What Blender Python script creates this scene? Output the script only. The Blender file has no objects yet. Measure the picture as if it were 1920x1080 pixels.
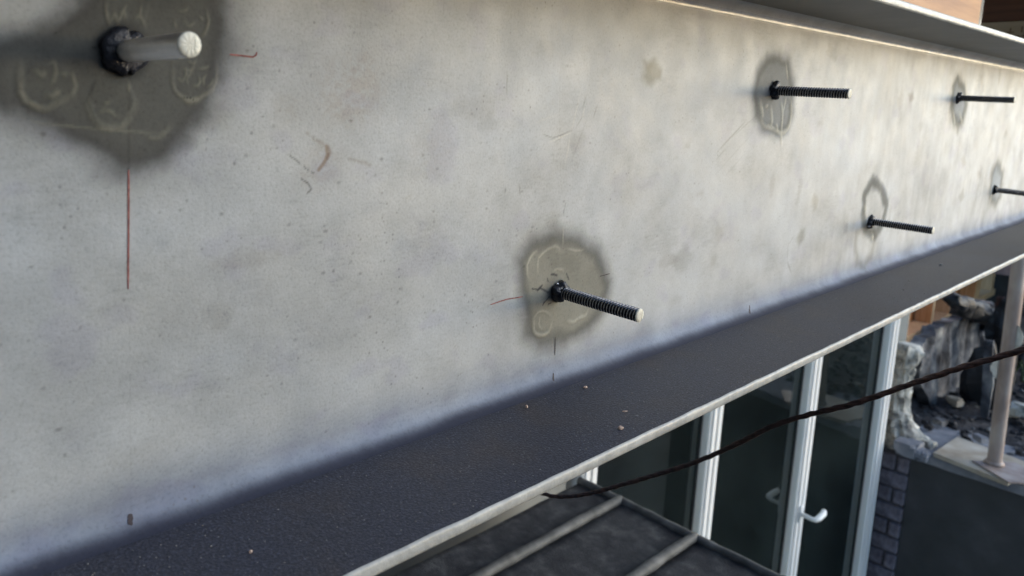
import bpy, bmesh, math, random
import numpy as np
from mathutils import Vector, Matrix, noise as mnoise

random.seed(7)
rng = np.random.default_rng(11)
SC = bpy.context.scene
COL = SC.collection

# ------------------------------------------------------------------ camera, world, sun, exposure
CAM_LOC = Vector((-0.1117, -0.2906, -0.0167))
CAM_ROT = (1.4357, -0.0273, -0.6510)
FPX, PPX, PPY = 1362.25, 636.25, 368.23          # focal length and principal point for a 1920 wide frame
cam_d = bpy.data.cameras.new('camera')
cam = bpy.data.objects.new('camera', cam_d); COL.objects.link(cam)
cam.location = CAM_LOC; cam.rotation_euler = CAM_ROT
cam_d.sensor_width = 36.0
cam_d.lens = FPX / 1920 * 36
cam_d.shift_x = (960 - PPX) / 1920
cam_d.shift_y = -(540 - PPY) / 1920
cam_d.clip_start = 0.01; cam_d.clip_end = 300
cam_d.dof.use_dof = True
cam_d.dof.focus_distance = 0.47
cam_d.dof.aperture_fstop = 13.0
SC.camera = cam

SUN_EL, SUN_AZ = math.radians(11), math.radians(44)   # azimuth measured from -Y towards +X
to_sun = Vector((math.sin(SUN_AZ) * math.cos(SUN_EL), -math.cos(SUN_AZ) * math.cos(SUN_EL), math.sin(SUN_EL)))
W = bpy.data.worlds.new('World'); SC.world = W; W.use_nodes = True
wn = W.node_tree.nodes; wl = W.node_tree.links
sky = wn.new('ShaderNodeTexSky'); sky.sky_type = 'NISHITA'; sky.sun_disc = False
sky.sun_elevation = SUN_EL
sky.sun_rotation = math.atan2(to_sun.x, to_sun.y)
sky.air_density = 1.0; sky.dust_density = 0.6; sky.ozone_density = 3.0
wn['Background'].inputs['Strength'].default_value = 0.15
wl.new(sky.outputs[0], wn['Background'].inputs['Color'])
sd = bpy.data.lights.new('sun', 'SUN'); sd.energy = 1.42; sd.angle = math.radians(72); sd.color = (1.0, .985, .92)
so = bpy.data.objects.new('sun', sd); COL.objects.link(so)
so.rotation_euler = to_sun.to_track_quat('Z', 'Y').to_euler()
SC.view_settings.view_transform = 'Standard'
SC.view_settings.look = 'None'
SC.view_settings.gamma = 1
SC.view_settings.exposure = 1.27

# ------------------------------------------------------------------ helpers
RM = Matrix.Identity(3)
from mathutils import Euler
RM = Euler(CAM_ROT, 'XYZ').to_matrix()
def ray(px, py):
    return RM @ Vector(((px - PPX) / FPX, -(py - PPY) / FPX, -1.0))
def on(px, py, axis, val):
    d = ray(px, py); t = (val - CAM_LOC[axis]) / d[axis]
    return CAM_LOC + t * d
def web(px, py):
    p = on(px, py, 1, 0.0); return np.array([p.x, p.z])

def tag(o, label=None, cat=None, group=None, kind=None):
    if label: o['label'] = label
    if cat: o['category'] = cat
    if group: o['group'] = group
    if kind: o['kind'] = kind
    return o
def empty(name, loc=(0, 0, 0), rot=(0, 0, 0), parent=None):
    o = bpy.data.objects.new(name, None); COL.objects.link(o)
    o.location = loc; o.rotation_euler = rot; o.empty_display_size = .02
    if parent: o.parent = parent
    return o
def link_mesh(name, me, mats, parent=None, smooth=False, loc=None, rot=None):
    o = bpy.data.objects.new(name, me); COL.objects.link(o)
    if mats is not None and len(me.materials) == 0:
        for m in (mats if isinstance(mats, (list, tuple)) else [mats]): me.materials.append(m)
    if parent: o.parent = parent
    if loc is not None: o.location = loc
    if rot is not None: o.rotation_euler = rot
    if smooth:
        me.polygons.foreach_set('use_smooth', [True] * len(me.polygons))
    return o
def obj(name, bm, mats, parent=None, smooth=False, loc=None, rot=None):
    me = bpy.data.meshes.new(name); bm.to_mesh(me); bm.free()
    return link_mesh(name, me, mats, parent, smooth, loc, rot)
def add_box(bm, a, b, bevel=0.0, mi=0, rotz=0, seg=1):
    c = [(a[i] + b[i]) / 2 for i in range(3)]; s = [abs(b[i] - a[i]) for i in range(3)]
    g = bmesh.ops.create_cube(bm, size=1, matrix=Matrix.Translation(c) @ Matrix.Rotation(rotz, 4, 'Z') @ Matrix.Diagonal((*s, 1)))
    fs = list({f for v in g['verts'] for f in v.link_faces})
    for f in fs: f.material_index = mi
    if bevel:
        es = list({e for v in g['verts'] for e in v.link_edges})
        bmesh.ops.bevel(bm, geom=es, offset=bevel, segments=seg, affect='EDGES', profile=.5, material=-1)
    return bm
def box(name, a, b, m, parent=None, bevel=0.0, **k):
    bm = bmesh.new(); add_box(bm, a, b, bevel); return obj(name, bm, m, parent, **k)
def add_tube(bm, pts, r, n=10, caps=True):
    pts = [Vector(p) for p in pts]; rings = []
    rr = r if isinstance(r, (list, tuple)) else [r] * len(pts)
    up = Vector((0, 0, 1))
    for i, p in enumerate(pts):
        t = (pts[min(i + 1, len(pts) - 1)] - pts[max(i - 1, 0)]).normalized()
        a = t.cross(up)
        if a.length < .05: a = t.cross(Vector((0, 1, 0)))
        a.normalize(); b = t.cross(a)
        rings.append([bm.verts.new(p + rr[i] * (math.cos(2 * math.pi * k / n) * a + math.sin(2 * math.pi * k / n) * b)) for k in range(n)])
    for i in range(len(rings) - 1):
        for k in range(n):
            bm.faces.new((rings[i][k], rings[i][(k + 1) % n], rings[i + 1][(k + 1) % n], rings[i + 1][k]))
    if caps:
        bm.faces.new(rings[0][::-1]); bm.faces.new(rings[-1])
    return bm
def poly_prism(bm, pts, d):
    """pts: world points of a flat outline; extruded by vector d"""
    a = [bm.verts.new(p) for p in pts]; b = [bm.verts.new(Vector(p) + Vector(d)) for p in pts]
    n = len(a); bm.faces.new(a); bm.faces.new(b[::-1])
    for i in range(n): bm.faces.new((a[i], b[i], b[(i + 1) % n], a[(i + 1) % n]))
    bmesh.ops.recalc_face_normals(bm, faces=bm.faces)
    return bm

# ------------------------------------------------------------------ materials
def newmat(name):
    m = bpy.data.materials.new(name); m.use_nodes = True
    nt = m.node_tree; b = nt.nodes['Principled BSDF']
    return m, nt, b
def nz(nt, scale, detail=4, rough=.55, coord='Object', vec=None, dist=0):
    n = nt.nodes.new('ShaderNodeTexNoise'); n.inputs['Scale'].default_value = scale
    n.inputs['Detail'].default_value = detail; n.inputs['Roughness'].default_value = rough
    n.inputs['Distortion'].default_value = dist
    if vec is None:
        tc = nt.nodes.new('ShaderNodeTexCoord'); vec = tc.outputs[coord]
    nt.links.new(vec, n.inputs['Vector']); return n
def ramp(nt, src, stops):
    r = nt.nodes.new('ShaderNodeValToRGB'); e = r.color_ramp.elements
    while len(e) < len(stops): e.new(.5)
    for i, (p, c) in enumerate(stops):
        e[i].position = p; e[i].color = (*c, 1) if len(c) == 3 else c
    nt.links.new(src, r.inputs[0]); return r
def bump(nt, b, src, strength, dist=.001, prev=None):
    n = nt.nodes.new('ShaderNodeBump'); n.inputs['Strength'].default_value = strength; n.inputs['Distance'].default_value = dist
    nt.links.new(src, n.inputs['Height'])
    if prev: nt.links.new(prev.outputs[0], n.inputs['Normal'])
    nt.links.new(n.outputs[0], b.inputs['Normal']); return n
def mix(nt, fac, a, b, mode='MIX'):
    n = nt.nodes.new('ShaderNodeMix'); n.data_type = 'RGBA'; n.blend_type = mode
    if isinstance(fac, (int, float)): n.inputs[0].default_value = fac
    else: nt.links.new(fac, n.inputs[0])
    for i, v in ((6, a), (7, b)):
        if isinstance(v, (tuple, list)): n.inputs[i].default_value = (*v, 1) if len(v) == 3 else v
        else: nt.links.new(v, n.inputs[i])
    return n.outputs[2]
def simple(name, stops, scale, rough=.7, bs=.3, bd=.002, metal=0, bscale=None, detail=5, spec=.5, stretch=None):
    m, nt, b = newmat(name)
    vec = None
    if stretch:
        tc = nt.nodes.new('ShaderNodeTexCoord'); mp = nt.nodes.new('ShaderNodeMapping'); mp.inputs['Scale'].default_value = stretch
        nt.links.new(tc.outputs['Object'], mp.inputs['Vector']); vec = mp.outputs[0]
    n = nz(nt, scale, detail, vec=vec)
    r = ramp(nt, n.outputs['Fac'], stops); nt.links.new(r.outputs[0], b.inputs['Base Color'])
    b.inputs['Roughness'].default_value = rough; b.inputs['Metallic'].default_value = metal
    b.inputs['Specular IOR Level'].default_value = spec
    n2 = nz(nt, bscale or scale * 3, 6, vec=vec)
    if bs: bump(nt, b, n2.outputs['Fac'], bs, bd)
    return m

# painted steel whose colour comes from the painted-on marks stored on the web mesh
def mat_web():
    m, nt, b = newmat('primer_painted_steel')
    at = nt.nodes.new('ShaderNodeAttribute'); at.attribute_name = 'paint'
    n1 = nz(nt, 620, 3)                                    # fine orange-peel and dust
    r1 = ramp(nt, n1.outputs['Fac'], [(.28, (.82, .82, .82)), (.46, (.98, .98, .98)), (.66, (1.03, 1.03, 1.03)), (.8, (1.18, 1.18, 1.16))])
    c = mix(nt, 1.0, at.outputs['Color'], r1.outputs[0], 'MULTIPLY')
    v = nt.nodes.new('ShaderNodeTexVoronoi'); v.inputs['Scale'].default_value = 170
    tc = nt.nodes.new('ShaderNodeTexCoord'); nt.links.new(tc.outputs['Object'], v.inputs['Vector'])
    r2 = ramp(nt, v.outputs['Distance'], [(.07, (1, 1, 1)), (.17, (0, 0, 0))])
    n3 = nz(nt, 24, 4); r3 = ramp(nt, n3.outputs['Fac'], [(.47, (0, 0, 0)), (.62, (.5, .5, .5))])
    f = nt.nodes.new('ShaderNodeMath'); f.operation = 'MULTIPLY'
    nt.links.new(r2.outputs[0], f.inputs[0]); nt.links.new(r3.outputs[0], f.inputs[1])
    c = mix(nt, f.outputs[0], c, (.13, .13, .13))
    nt.links.new(c, b.inputs['Base Color'])
    rr = nz(nt, 35, 4); r4 = ramp(nt, rr.outputs['Fac'], [(.3, (.46, .46, .46)), (.7, (.58, .58, .58))])
    ra = nt.nodes.new('ShaderNodeMath'); ra.operation = 'ADD'; nt.links.new(r4.outputs[0], ra.inputs[0]); nt.links.new(at.outputs['Alpha'], ra.inputs[1])
    nt.links.new(ra.outputs[0], b.inputs['Roughness'])
    bp = bump(nt, b, n1.outputs['Fac'], .16, .0004)
    n5 = nz(nt, 130, 4); bump(nt, b, n5.outputs['Fac'], .12, .0012, bp)
    return m
# gritty bottom flange top; overhead shade and sky blue put into the colour
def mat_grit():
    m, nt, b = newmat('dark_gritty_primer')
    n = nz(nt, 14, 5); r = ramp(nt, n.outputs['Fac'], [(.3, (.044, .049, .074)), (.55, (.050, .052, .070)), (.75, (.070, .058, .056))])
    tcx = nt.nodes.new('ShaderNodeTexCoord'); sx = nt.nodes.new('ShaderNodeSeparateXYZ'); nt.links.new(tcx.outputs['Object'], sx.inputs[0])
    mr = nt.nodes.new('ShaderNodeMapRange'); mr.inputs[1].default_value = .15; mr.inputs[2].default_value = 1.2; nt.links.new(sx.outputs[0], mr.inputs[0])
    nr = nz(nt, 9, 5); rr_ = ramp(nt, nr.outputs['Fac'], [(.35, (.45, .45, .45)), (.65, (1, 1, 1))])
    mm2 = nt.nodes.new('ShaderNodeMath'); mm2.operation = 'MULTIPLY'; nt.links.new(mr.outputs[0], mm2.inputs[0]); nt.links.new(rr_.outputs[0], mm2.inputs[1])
    rusty = mix(nt, mm2.outputs[0], r.outputs[0], (.036, .028, .023))  # browner along X: rust stains plus the timber ceiling's reflection put into colour
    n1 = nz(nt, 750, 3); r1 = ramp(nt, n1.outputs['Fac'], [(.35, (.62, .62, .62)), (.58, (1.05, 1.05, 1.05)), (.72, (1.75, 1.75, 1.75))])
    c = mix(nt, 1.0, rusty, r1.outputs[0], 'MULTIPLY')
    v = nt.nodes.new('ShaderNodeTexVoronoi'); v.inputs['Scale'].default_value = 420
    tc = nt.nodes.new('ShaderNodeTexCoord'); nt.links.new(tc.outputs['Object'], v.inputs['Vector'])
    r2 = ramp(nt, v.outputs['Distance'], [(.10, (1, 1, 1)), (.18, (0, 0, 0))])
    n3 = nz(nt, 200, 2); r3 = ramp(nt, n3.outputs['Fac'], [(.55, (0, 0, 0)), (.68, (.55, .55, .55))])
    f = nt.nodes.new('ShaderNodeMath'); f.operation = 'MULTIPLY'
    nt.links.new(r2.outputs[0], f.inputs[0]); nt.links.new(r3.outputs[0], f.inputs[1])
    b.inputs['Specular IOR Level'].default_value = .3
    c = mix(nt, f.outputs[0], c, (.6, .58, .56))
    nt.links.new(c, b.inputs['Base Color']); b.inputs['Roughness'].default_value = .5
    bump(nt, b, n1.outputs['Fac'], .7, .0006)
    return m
M = {}
M['web'] = mat_web()
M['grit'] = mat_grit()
M['edge'] = simple('pale_primer_edge', [(.3, (.36, .37, .36)), (.55, (.48, .49, .47)), (.7, (.56, .57, .54))], 90, .4, .5, .0008, bscale=420)
M['soffit'] = simple('grey_primer_soffit', [(.3, (.070, .065, .054)), (.5, (.09, .085, .071)), (.75, (.12, .113, .096))], 22, .5, .15, .0008, bscale=500)  # web primer again, the underside's shade put into a darker grey
M['black_steel'] = simple('oiled_black_steel', [(.3, (.06, .06, .068)), (.7, (.13, .128, .135))], 300, .26, .3, .0004, metal=1)
M['crest'] = simple('worn_thread_crest', [(.3, (.20, .20, .21)), (.7, (.36, .35, .34))], 300, .34, .2, .0003, metal=1)
M['groove'] = simple('dull_thread_groove', [(.3, (.62, .61, .60)), (.7, (.72, .71, .70))], 300, .3, .2, .0003, metal=1)
M['bright_steel'] = simple('zinc_plated_steel', [(.3, (.80, .81, .84)), (.7, (.92, .92, .93))], 260, .24, .2, .0003, metal=.7)
M['cut_steel'] = simple('fresh_cut_end', [(.3, (.74, .72, .6)), (.7, (.85, .84, .74))], 700, .5, .25, .0002, bscale=1500, stretch=(1, 1, 4))
M['burnt'] = simple('burnt_black_lump', [(.35, (.008, .010, .016)), (.7, (.03, .034, .05))], 300, .32, .9, .0012, bscale=380)
M['red_marker'] = simple('red_brown_marker', [(.35, (.16, .05, .05)), (.6, (.33, .13, .12)), (.75, (.42, .22, .2))], 260, .6, 0)
M['dark_marker'] = simple('dark_marker', [(.35, (.02, .012, .016)), (.7, (.05, .035, .045))], 260, .6, 0)
M['chip'] = simple('pinkish_stone', [(.35, (.50, .33, .25)), (.7, (.74, .60, .50))], 400, .8, .5, .0006)
M['rust'] = simple('rusty_wire_rope', [(.3, (.03, .018, .017)), (.55, (.085, .042, .035)), (.8, (.17, .08, .055))], 240, .62, .9, .0009, bscale=700)
M['upvc'] = simple('white_upvc', [(.3, (.82, .82, .81)), (.7, (.87, .87, .86))], 6, .35, 0)
M['gasket'] = simple('black_gasket', [(.3, (.012, .012, .012)), (.7, (.02, .02, .02))], 20, .6, 0)
M['brick'] = simple('painted_grey_violet_brick', [(.3, (.10, .095, .125)), (.5, (.17, .16, .20)), (.75, (.26, .25, .30))], 38, .8, .8, .006)
M['mortar'] = simple('dark_mortar', [(.3, (.05, .05, .06)), (.7, (.10, .095, .11))], 60, .9, .5, .004)
M['panel'] = simple('charcoal_render', [(.3, (.030, .034, .037)), (.55, (.045, .048, .054)), (.68, (.06, .063, .07)), (.8, (.10, .10, .105))], 5.5, .65, .3, .004, bscale=60)
M['ledge'] = simple('blue_grey_concrete', [(.3, (.13, .14, .17)), (.55, (.20, .21, .24)), (.75, (.30, .30, .32))], 14, .85, .5, .004)
M['soot'] = simple('sooty_rubble', [(.32, (.012, .012, .015)), (.5, (.035, .033, .036)), (.68, (.085, .08, .085)), (.8, (.2, .18, .17))], 26, .9, .9, .01)
M['plaster'] = simple('crumbling_white_plaster', [(.34, (.12, .12, .12)), (.46, (.42, .41, .37)), (.64, (.72, .70, .64))], 17, .9, .9, .008)
M['slab'] = simple('sooty_grey_render', [(.38, (.015, .017, .024)), (.48, (.07, .074, .088)), (.58, (.17, .17, .175)), (.72, (.42, .41, .38))], 7.5, .85, .8, .008, bscale=30)
M['membrane'] = simple('black_membrane', [(.35, (.008, .009, .011)), (.6, (.022, .023, .028)), (.75, (.06, .06, .07))], 9, .6, .6, .008)
M['timber'] = simple('orange_sawn_timber', [(.3, (.27, .10, .032)), (.5, (.40, .175, .06)), (.7, (.52, .26, .10))], 9, .6, .3, .0012, stretch=(.6, 9, 9))
M['timber_y'] = simple('orange_sawn_timber_across', [(.3, (.34, .16, .06)), (.5, (.46, .23, .10)), (.7, (.56, .31, .15))], 9, .6, .3, .0012, stretch=(9, .6, 9))
M['timber_z'] = simple('pale_stud_timber', [(.3, (.58, .34, .17)), (.5, (.70, .46, .25)), (.7, (.78, .56, .34))], 9, .6, .3, .0012, stretch=(9, 9, .7))
M['batten'] = simple('pale_batten', [(.3, (.50, .33, .17)), (.5, (.62, .44, .24)), (.7, (.70, .52, .31))], 7, .6, .3, .0012, stretch=(9, .6, 9))
M['brown'] = simple('dark_stained_timber', [(.3, (.13, .045, .014)), (.5, (.19, .07, .025)), (.7, (.25, .10, .04))], 8, .6, .3, .0012, stretch=(9, .6, 12))  # one dark brown for the joists
M['sheath'] = simple('rust_brown_sheathing', [(.3, (.38, .14, .045)), (.5, (.50, .21, .07)), (.7, (.58, .27, .10))], 5, .7, .2, .002)
M['prop'] = simple('weathered_prop_steel', [(.3, (.22, .165, .15)), (.5, (.35, .28, .25)), (.7, (.46, .40, .37))], 14, .55, .5, .002, metal=.3, bscale=60, stretch=(1, 1, .35))
M['ply'] = simple('muddy_plywood', [(.3, (.30, .25, .19)), (.5, (.42, .37, .30)), (.7, (.52, .49, .43))], 9, .8, .4, .002)
M['felt'] = simple('black_mineral_felt', [(.32, (.022, .021, .025)), (.5, (.042, .040, .043)), (.66, (.085, .082, .08)), (.8, (.17, .165, .16))], 30, .8, .8, .003, bscale=260)
M['roll'] = simple('grey_worn_felt_roll', [(.3, (.055, .053, .05)), (.55, (.12, .115, .108)), (.75, (.21, .20, .19))], 26, .65, .6, .002, bscale=160)
M['wall'] = simple('grey_rendered_wall', [(.3, (.19, .19, .18)), (.7, (.30, .30, .28))], 3, .9, .3, .004)
M['room'] = simple('dark_room_paint', [(.3, (.13, .14, .145)), (.7, (.20, .22, .22))], 2, .9, 0)
M['ground'] = simple('site_concrete', [(.3, (.24, .235, .22)), (.6, (.36, .35, .33)), (.8, (.44, .43, .40))], 1.6, .9, .4, .01)
M['leaf'] = simple('green_leaves', [(.3, (.03, .06, .02)), (.7, (.08, .14, .04))], 12, .6, 0)
def mat_glass():
    m, nt, b = newmat('tinted_double_glazing')
    g = nt.nodes.new('ShaderNodeBsdfGlossy'); g.inputs['Roughness'].default_value = .015; g.inputs['Color'].default_value = (.9, .95, .95, 1)
    t = nt.nodes.new('ShaderNodeBsdfTransparent'); t.inputs['Color'].default_value = (.74, .82, .81, 1)
    fr = nt.nodes.new('ShaderNodeFresnel'); fr.inputs['IOR'].default_value = 1.5
    mx = nt.nodes.new('ShaderNodeMixShader')
    nt.links.new(fr.outputs[0], mx.inputs[0]); nt.links.new(t.outputs[0], mx.inputs[1]); nt.links.new(g.outputs[0], mx.inputs[2])
    df = nt.nodes.new('ShaderNodeBsdfDiffuse'); df.inputs['Color'].default_value = (.42, .50, .50, 1)
    dn = nz(nt, 3, 4); dr = ramp(nt, dn.outputs['Fac'], [(.3, (.004, .004, .004)), (.7, (.018, .018, .018))])
    m2 = nt.nodes.new('ShaderNodeMixShader'); nt.links.new(dr.outputs[0], m2.inputs[0]); nt.links.new(mx.outputs[0], m2.inputs[1]); nt.links.new(df.outputs[0], m2.inputs[2])
    nt.links.new(m2.outputs[0], nt.nodes['Material Output'].inputs['Surface'])
    return m
M['glass'] = mat_glass()

# ------------------------------------------------------------------ value noise in numpy
def lattice(x, y, seed):
    r = np.random.default_rng(seed).random((257, 257)).astype(np.float32)
    xi = np.floor(x).astype(int); yi = np.floor(y).astype(int)
    fx = x - xi; fy = y - yi
    fx = fx * fx * (3 - 2 * fx); fy = fy * fy * (3 - 2 * fy)
    a = r[xi % 256, yi % 256]; b = r[(xi + 1) % 256, yi % 256]; c = r[xi % 256, (yi + 1) % 256]; d = r[(xi + 1) % 256, (yi + 1) % 256]
    return (a * (1 - fx) + b * fx) * (1 - fy) + (c * (1 - fx) + d * fx) * fy - .5
def fbm(x, y, seed, octv=4, gain=.5):
    s = 0; a = 1.0; f = 1.0
    for k in range(octv):
        ca, sa = math.cos(k * 1.1), math.sin(k * 1.1)
        s = s + a * lattice((x * ca - y * sa) * f + 37.1 * k, (x * sa + y * ca) * f + 11.7 * k, seed + k); a *= gain; f *= 2.03
    return s
def sstep(a, b, x):
    t = np.clip((x - a) / (b - a), 0, 1); return t * t * (3 - 2 * t)

# ------------------------------------------------------------------ the steel beam
RT = 0.010                     # upper root radius
ZB, ZT = -0.2070, 0.0687      # faces of the flanges towards the web
FW, FT, RF, TW = 0.0822, 0.0065, 0.012, 0.0055
XL, XR = -0.75, 2.60
beam = empty('steel_beam', (0, 0, ZB - FT))
tag(beam, 'long grey primer painted steel beam with studs sticking out of its web', 'steel beam')
def to_beam(o): o.parent = beam; o.matrix_parent_inverse = beam.matrix_basis.inverted()

def seg_dist(P, a, b):
    d = b - a; L = d @ d
    t = np.clip(((P - a) @ d) / max(L, 1e-12), 0, 1)
    q = P - a - t[:, None] * d
    return np.sqrt((q ** 2).sum(1)), t

def build_web():
    xs = [-.085]
    while xs[-1] < 1.86: xs.append(xs[-1] + .0005 * (1 + 2.4 * max(0, xs[-1])))
    xs = [XL, -.5, -.3, -.2, -.14, -.11] + xs + [1.95, 2.1, 2.35, XR]
    xs = np.array(xs)
    prof = []
    na = 22
    for k in range(na): 
        a = math.pi / 2 * k / na
        prof.append((-RF + RF * math.sin(a), ZB + RF - RF * math.cos(a)))
    z = ZB + RF
    nzs = int((ZT - ZB - RF - RT) / .00078)
    for k in range(nzs): prof.append((0, ZB + RF + (ZT - ZB - RF - RT) * k / nzs))
    for k in range(na + 1):
        a = math.pi / 2 * k / na
        prof.append((-RT + RT * math.cos(a), ZT - RT + RT * math.sin(a)))
    prof = np.array(prof); NV = len(prof); NX = len(xs)
    X = np.repeat(xs, NV); Yv = np.tile(prof[:, 0], NX); Z = np.tile(prof[:, 1], NX)
    P = np.stack([X, Z], 1); mm = P * 1000
    H = np.zeros(len(X)); 
    # --- base colour
    lowf = fbm(mm[:, 0] / 85, mm[:, 1] / 60, 1, 3)
    midf = fbm(mm[:, 0] / 22, mm[:, 1] / 20, 20, 4)
    fine = fbm(mm[:, 0] / 3.2, mm[:, 1] / 2.6, 40, 3)
    streak = fbm(mm[:, 0] / 9, mm[:, 1] / 1.3, 60, 3)
    patch = sstep(.08, .42, fbm(mm[:, 0] / 30, mm[:, 1] / 24, 80, 3))
    drip = fbm(mm[:, 0] / 7, mm[:, 1] / 60, 90, 3)
    val = 1 + .17 * lowf + .15 * midf + .06 * fine
    val = val - patch * (.06 + .13 * np.clip(streak, -.2, .6))
    far = sstep(450, 900, mm[:, 0])
    blot = fbm(mm[:, 0] / 42, mm[:, 1] / 50, 130, 3)
    val = val + far * (.34 * np.clip(blot, -.5, .3) + .10 * drip)
    base = np.stack([.440 * val, .470 * val, .488 * val], 1)
    tint = fbm(mm[:, 0] / 48, mm[:, 1] / 36, 200, 2)[:, None]
    base = base * (1 + tint * np.array([.03, .0, -.05]))
    viol = sstep(.22, .5, fbm(mm[:, 0] / 26, mm[:, 1] / 18, 230, 3))[:, None]
    base = base * (1 - viol * np.array([.07, .08, .03]))
    col = base
    def blend(mask, c):
        nonlocal col
        m = mask[:, None]; col = col * (1 - m) + np.array(c) * m
    def mul(mask, c):
        nonlocal col
        m = mask[:, None]; col = col * (1 - m * (1 - np.array(c)))
    def window(pts, pad):
        pts = np.array(pts); lo = pts.min(0) - pad; hi = pts.max(0) + pad
        return np.where((P[:, 0] > lo[0]) & (P[:, 0] < hi[0]) & (P[:, 1] > lo[1]) & (P[:, 1] < hi[1]))[0]
    def line(px, w, soft=.5, fade=False, breakup=0):
        """mask of a line through picture-measured web points; w = half width (m)"""
        pts = [web(*q) for q in px]; idx = window(pts, w * 4 + .003)
        m = np.zeros(len(X)); best = np.full(len(idx), 9.); tt = np.zeros(len(idx))
        Q = P[idx] + .0004 * np.stack([fbm(mm[idx, 0] / 2.5, mm[idx, 1] / 2.5, 301, 2), fbm(mm[idx, 0] / 2.5, mm[idx, 1] / 2.5, 333, 2)], 1)
        n = len(pts) - 1
        for i in range(n):
            d, t = seg_dist(Q, pts[i], pts[i + 1]); c = d < best
            best = np.where(c, d, best); tt = np.where(c, (i + t) / n, tt)
        v = 1 - sstep(w * (1 - soft), w * (1 + soft), best)
        if fade: v = v * np.sin(np.clip(tt, .02, .98) * math.pi) ** .6
        if breakup: v = v * sstep(-.25, .1, fbm(mm[idx, 0] / 1.6, mm[idx, 1] / 1.6, 350, 2) + .35 - breakup)
        m[idx] = v; return m
    def polymask(px, soft, wob=.004, seed=400):
        pts = np.array([web(*q) for q in px]); idx = window(pts, soft * 2 + wob * 2)
        Q = P[idx] + wob * np.stack([fbm(mm[idx, 0] / 14, mm[idx, 1] / 14, seed, 3), fbm(mm[idx, 0] / 14, mm[idx, 1] / 14, seed + 9, 3)], 1)
        ins = np.zeros(len(idx), bool); best = np.full(len(idx), 9.)
        for i in range(len(pts)):
            a, b = pts[i], pts[(i + 1) % len(pts)]
            d, t = seg_dist(Q, a, b); best = np.minimum(best, d)
            c = ((a[1] > Q[:, 1]) != (b[1] > Q[:, 1]))
            with np.errstate(divide='ignore', invalid='ignore'):
                xx = (b[0] - a[0]) * (Q[:, 1] - a[1]) / (b[1] - a[1]) + a[0]
            ins ^= c & (Q[:, 0] < xx)
        sd = np.where(ins, best, -best)
        m = np.zeros(len(X)); m[idx] = sstep(-soft, soft, sd)
        s = np.full(len(X), -1.); s[idx] = sd
        return m, s
    # --- rust dust and smears
    for cx, cy, r, k in ((660, 165, .030, .5), (600, 300, .020, .35), (800, 270, .03, .2), (1180, 620, .03, .2), (455, 195, .008, .6), (520, 205, .012, .35)):
        c = web(cx, cy); d = np.hypot(P[:, 0] - c[0], P[:, 1] - c[1]) + .012 * midf
        mul((1 - sstep(r * .2, r, d)) * k * np.clip(.6 + 1.6 * fine, 0, 1), (.72, .62, .55))
    for cx, cy, r, k in ((310, 460, .008, .6), (755, 465, .013, .55), (570, 635, .018, .4), (700, 380, .014, .3), (460, 550, .013, .25), (790, 130, .012, .3), (1130, 180, .02, .25), (640, 500, .012, .35)):
        c = web(cx, cy); d = np.hypot(P[:, 0] - c[0], 1.4 * (P[:, 1] - c[1])) + .010 * midf
        mul((1 - sstep(r * .3, r, d)) * k * np.clip(.75 + 1.4 * streak, 0, 1), (.74, .745, .80))
    # --- dark sprayed touch-up paint round the studs
    s1, sd1 = polymask([(428, -20), (440, 60), (432, 120), (408, 170), (395, 215), (352, 268), (305, 308), (240, 326), (185, 312), (120, 276), (60, 246), (-10, 226), (-60, 190), (-60, 90), (20, 55), (80, 30), (130, -20), (200, -60), (420, -60)], .0075, .006)
    idx1 = np.clip(sd1, 0, .02) / .02
    olive = np.array([.094, .096, .087]); rim = np.array([.060, .060, .058])
    c1 = rim + (olive - rim) * sstep(.1, .8, idx1)[:, None] * (1 + .0 * fine[:, None])
    c1 = c1 * (1 + .22 * midf + .07 * fine)[:, None]
    m = s1 * .97; col = col * (1 - m[:, None]) + c1 * m[:, None]
    # soft over-spray haze beyond the rim
    mul((1 - s1) * sstep(-.022, -.001, sd1) * np.clip(.5 + 1.2 * midf, 0, 1) * .75, (.60, .58, .54))
    d = np.hypot((P[:, 0] - web(165, 70)[0]) / 1.3, P[:, 1] - web(165, 70)[1]); mul((1 - sstep(.0, .018, d)) * .35, (.55, .56, .6))  # darker patch left of the near stud, its shadow painted into the paint
    s2, sd2 = polymask([(972, 540), (970, 490), (996, 450), (1040, 432), (1090, 438), (1124, 468), (1145, 530), (1136, 582), (1102, 624), (1060, 646), (1008, 652), (982, 628), (980, 580)], .0080, .004, 430)
    k2 = np.clip(sd2, 0, .013) / .013
    o2 = np.array([.225, .22, .178]); r2 = np.array([.085, .084, .070])
    c2 = (r2 + (o2 - r2) * sstep(.25, 1., k2)[:, None]) * (1 + .2 * midf + .08 * fine)[:, None]
    m = s2 * .93; col = col * (1 - m[:, None]) + c2 * m[:, None]
    mul((1 - s2) * sstep(-.012, -.001, sd2) * .30, (.66, .64, .56))
    s3, sd3 = polymask([(1412, 185), (1418, 135), (1438, 104), (1462, 98), (1480, 115), (1488, 160), (1488, 210), (1478, 245), (1455, 256), (1430, 245), (1416, 220)], .009, .004, 450)
    k3 = np.clip(sd3, 0, .012) / .012
    mul(s3 * (1 - .42 * sstep(.2, 1, k3)) * 1.0, (.27, .265, .23))
    s4, sd4 = polymask([(1618, 400), (1622, 362), (1636, 340), (1652, 352), (1662, 385), (1655, 420), (1640, 440), (1622, 430)], .006, .004, 470)
    k4 = np.abs(np.clip(sd4, -.02, .02)) / .02
    mul(s4 * .16 + (1 - sstep(.1, .6, k4)) * .85, (.34, .33, .29))
    s4, sd4 = polymask([(1604, 470), (1606, 440), (1618, 425), (1636, 428), (1640, 450), (1634, 480), (1620, 500), (1608, 492)], .006, .004, 490)
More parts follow.
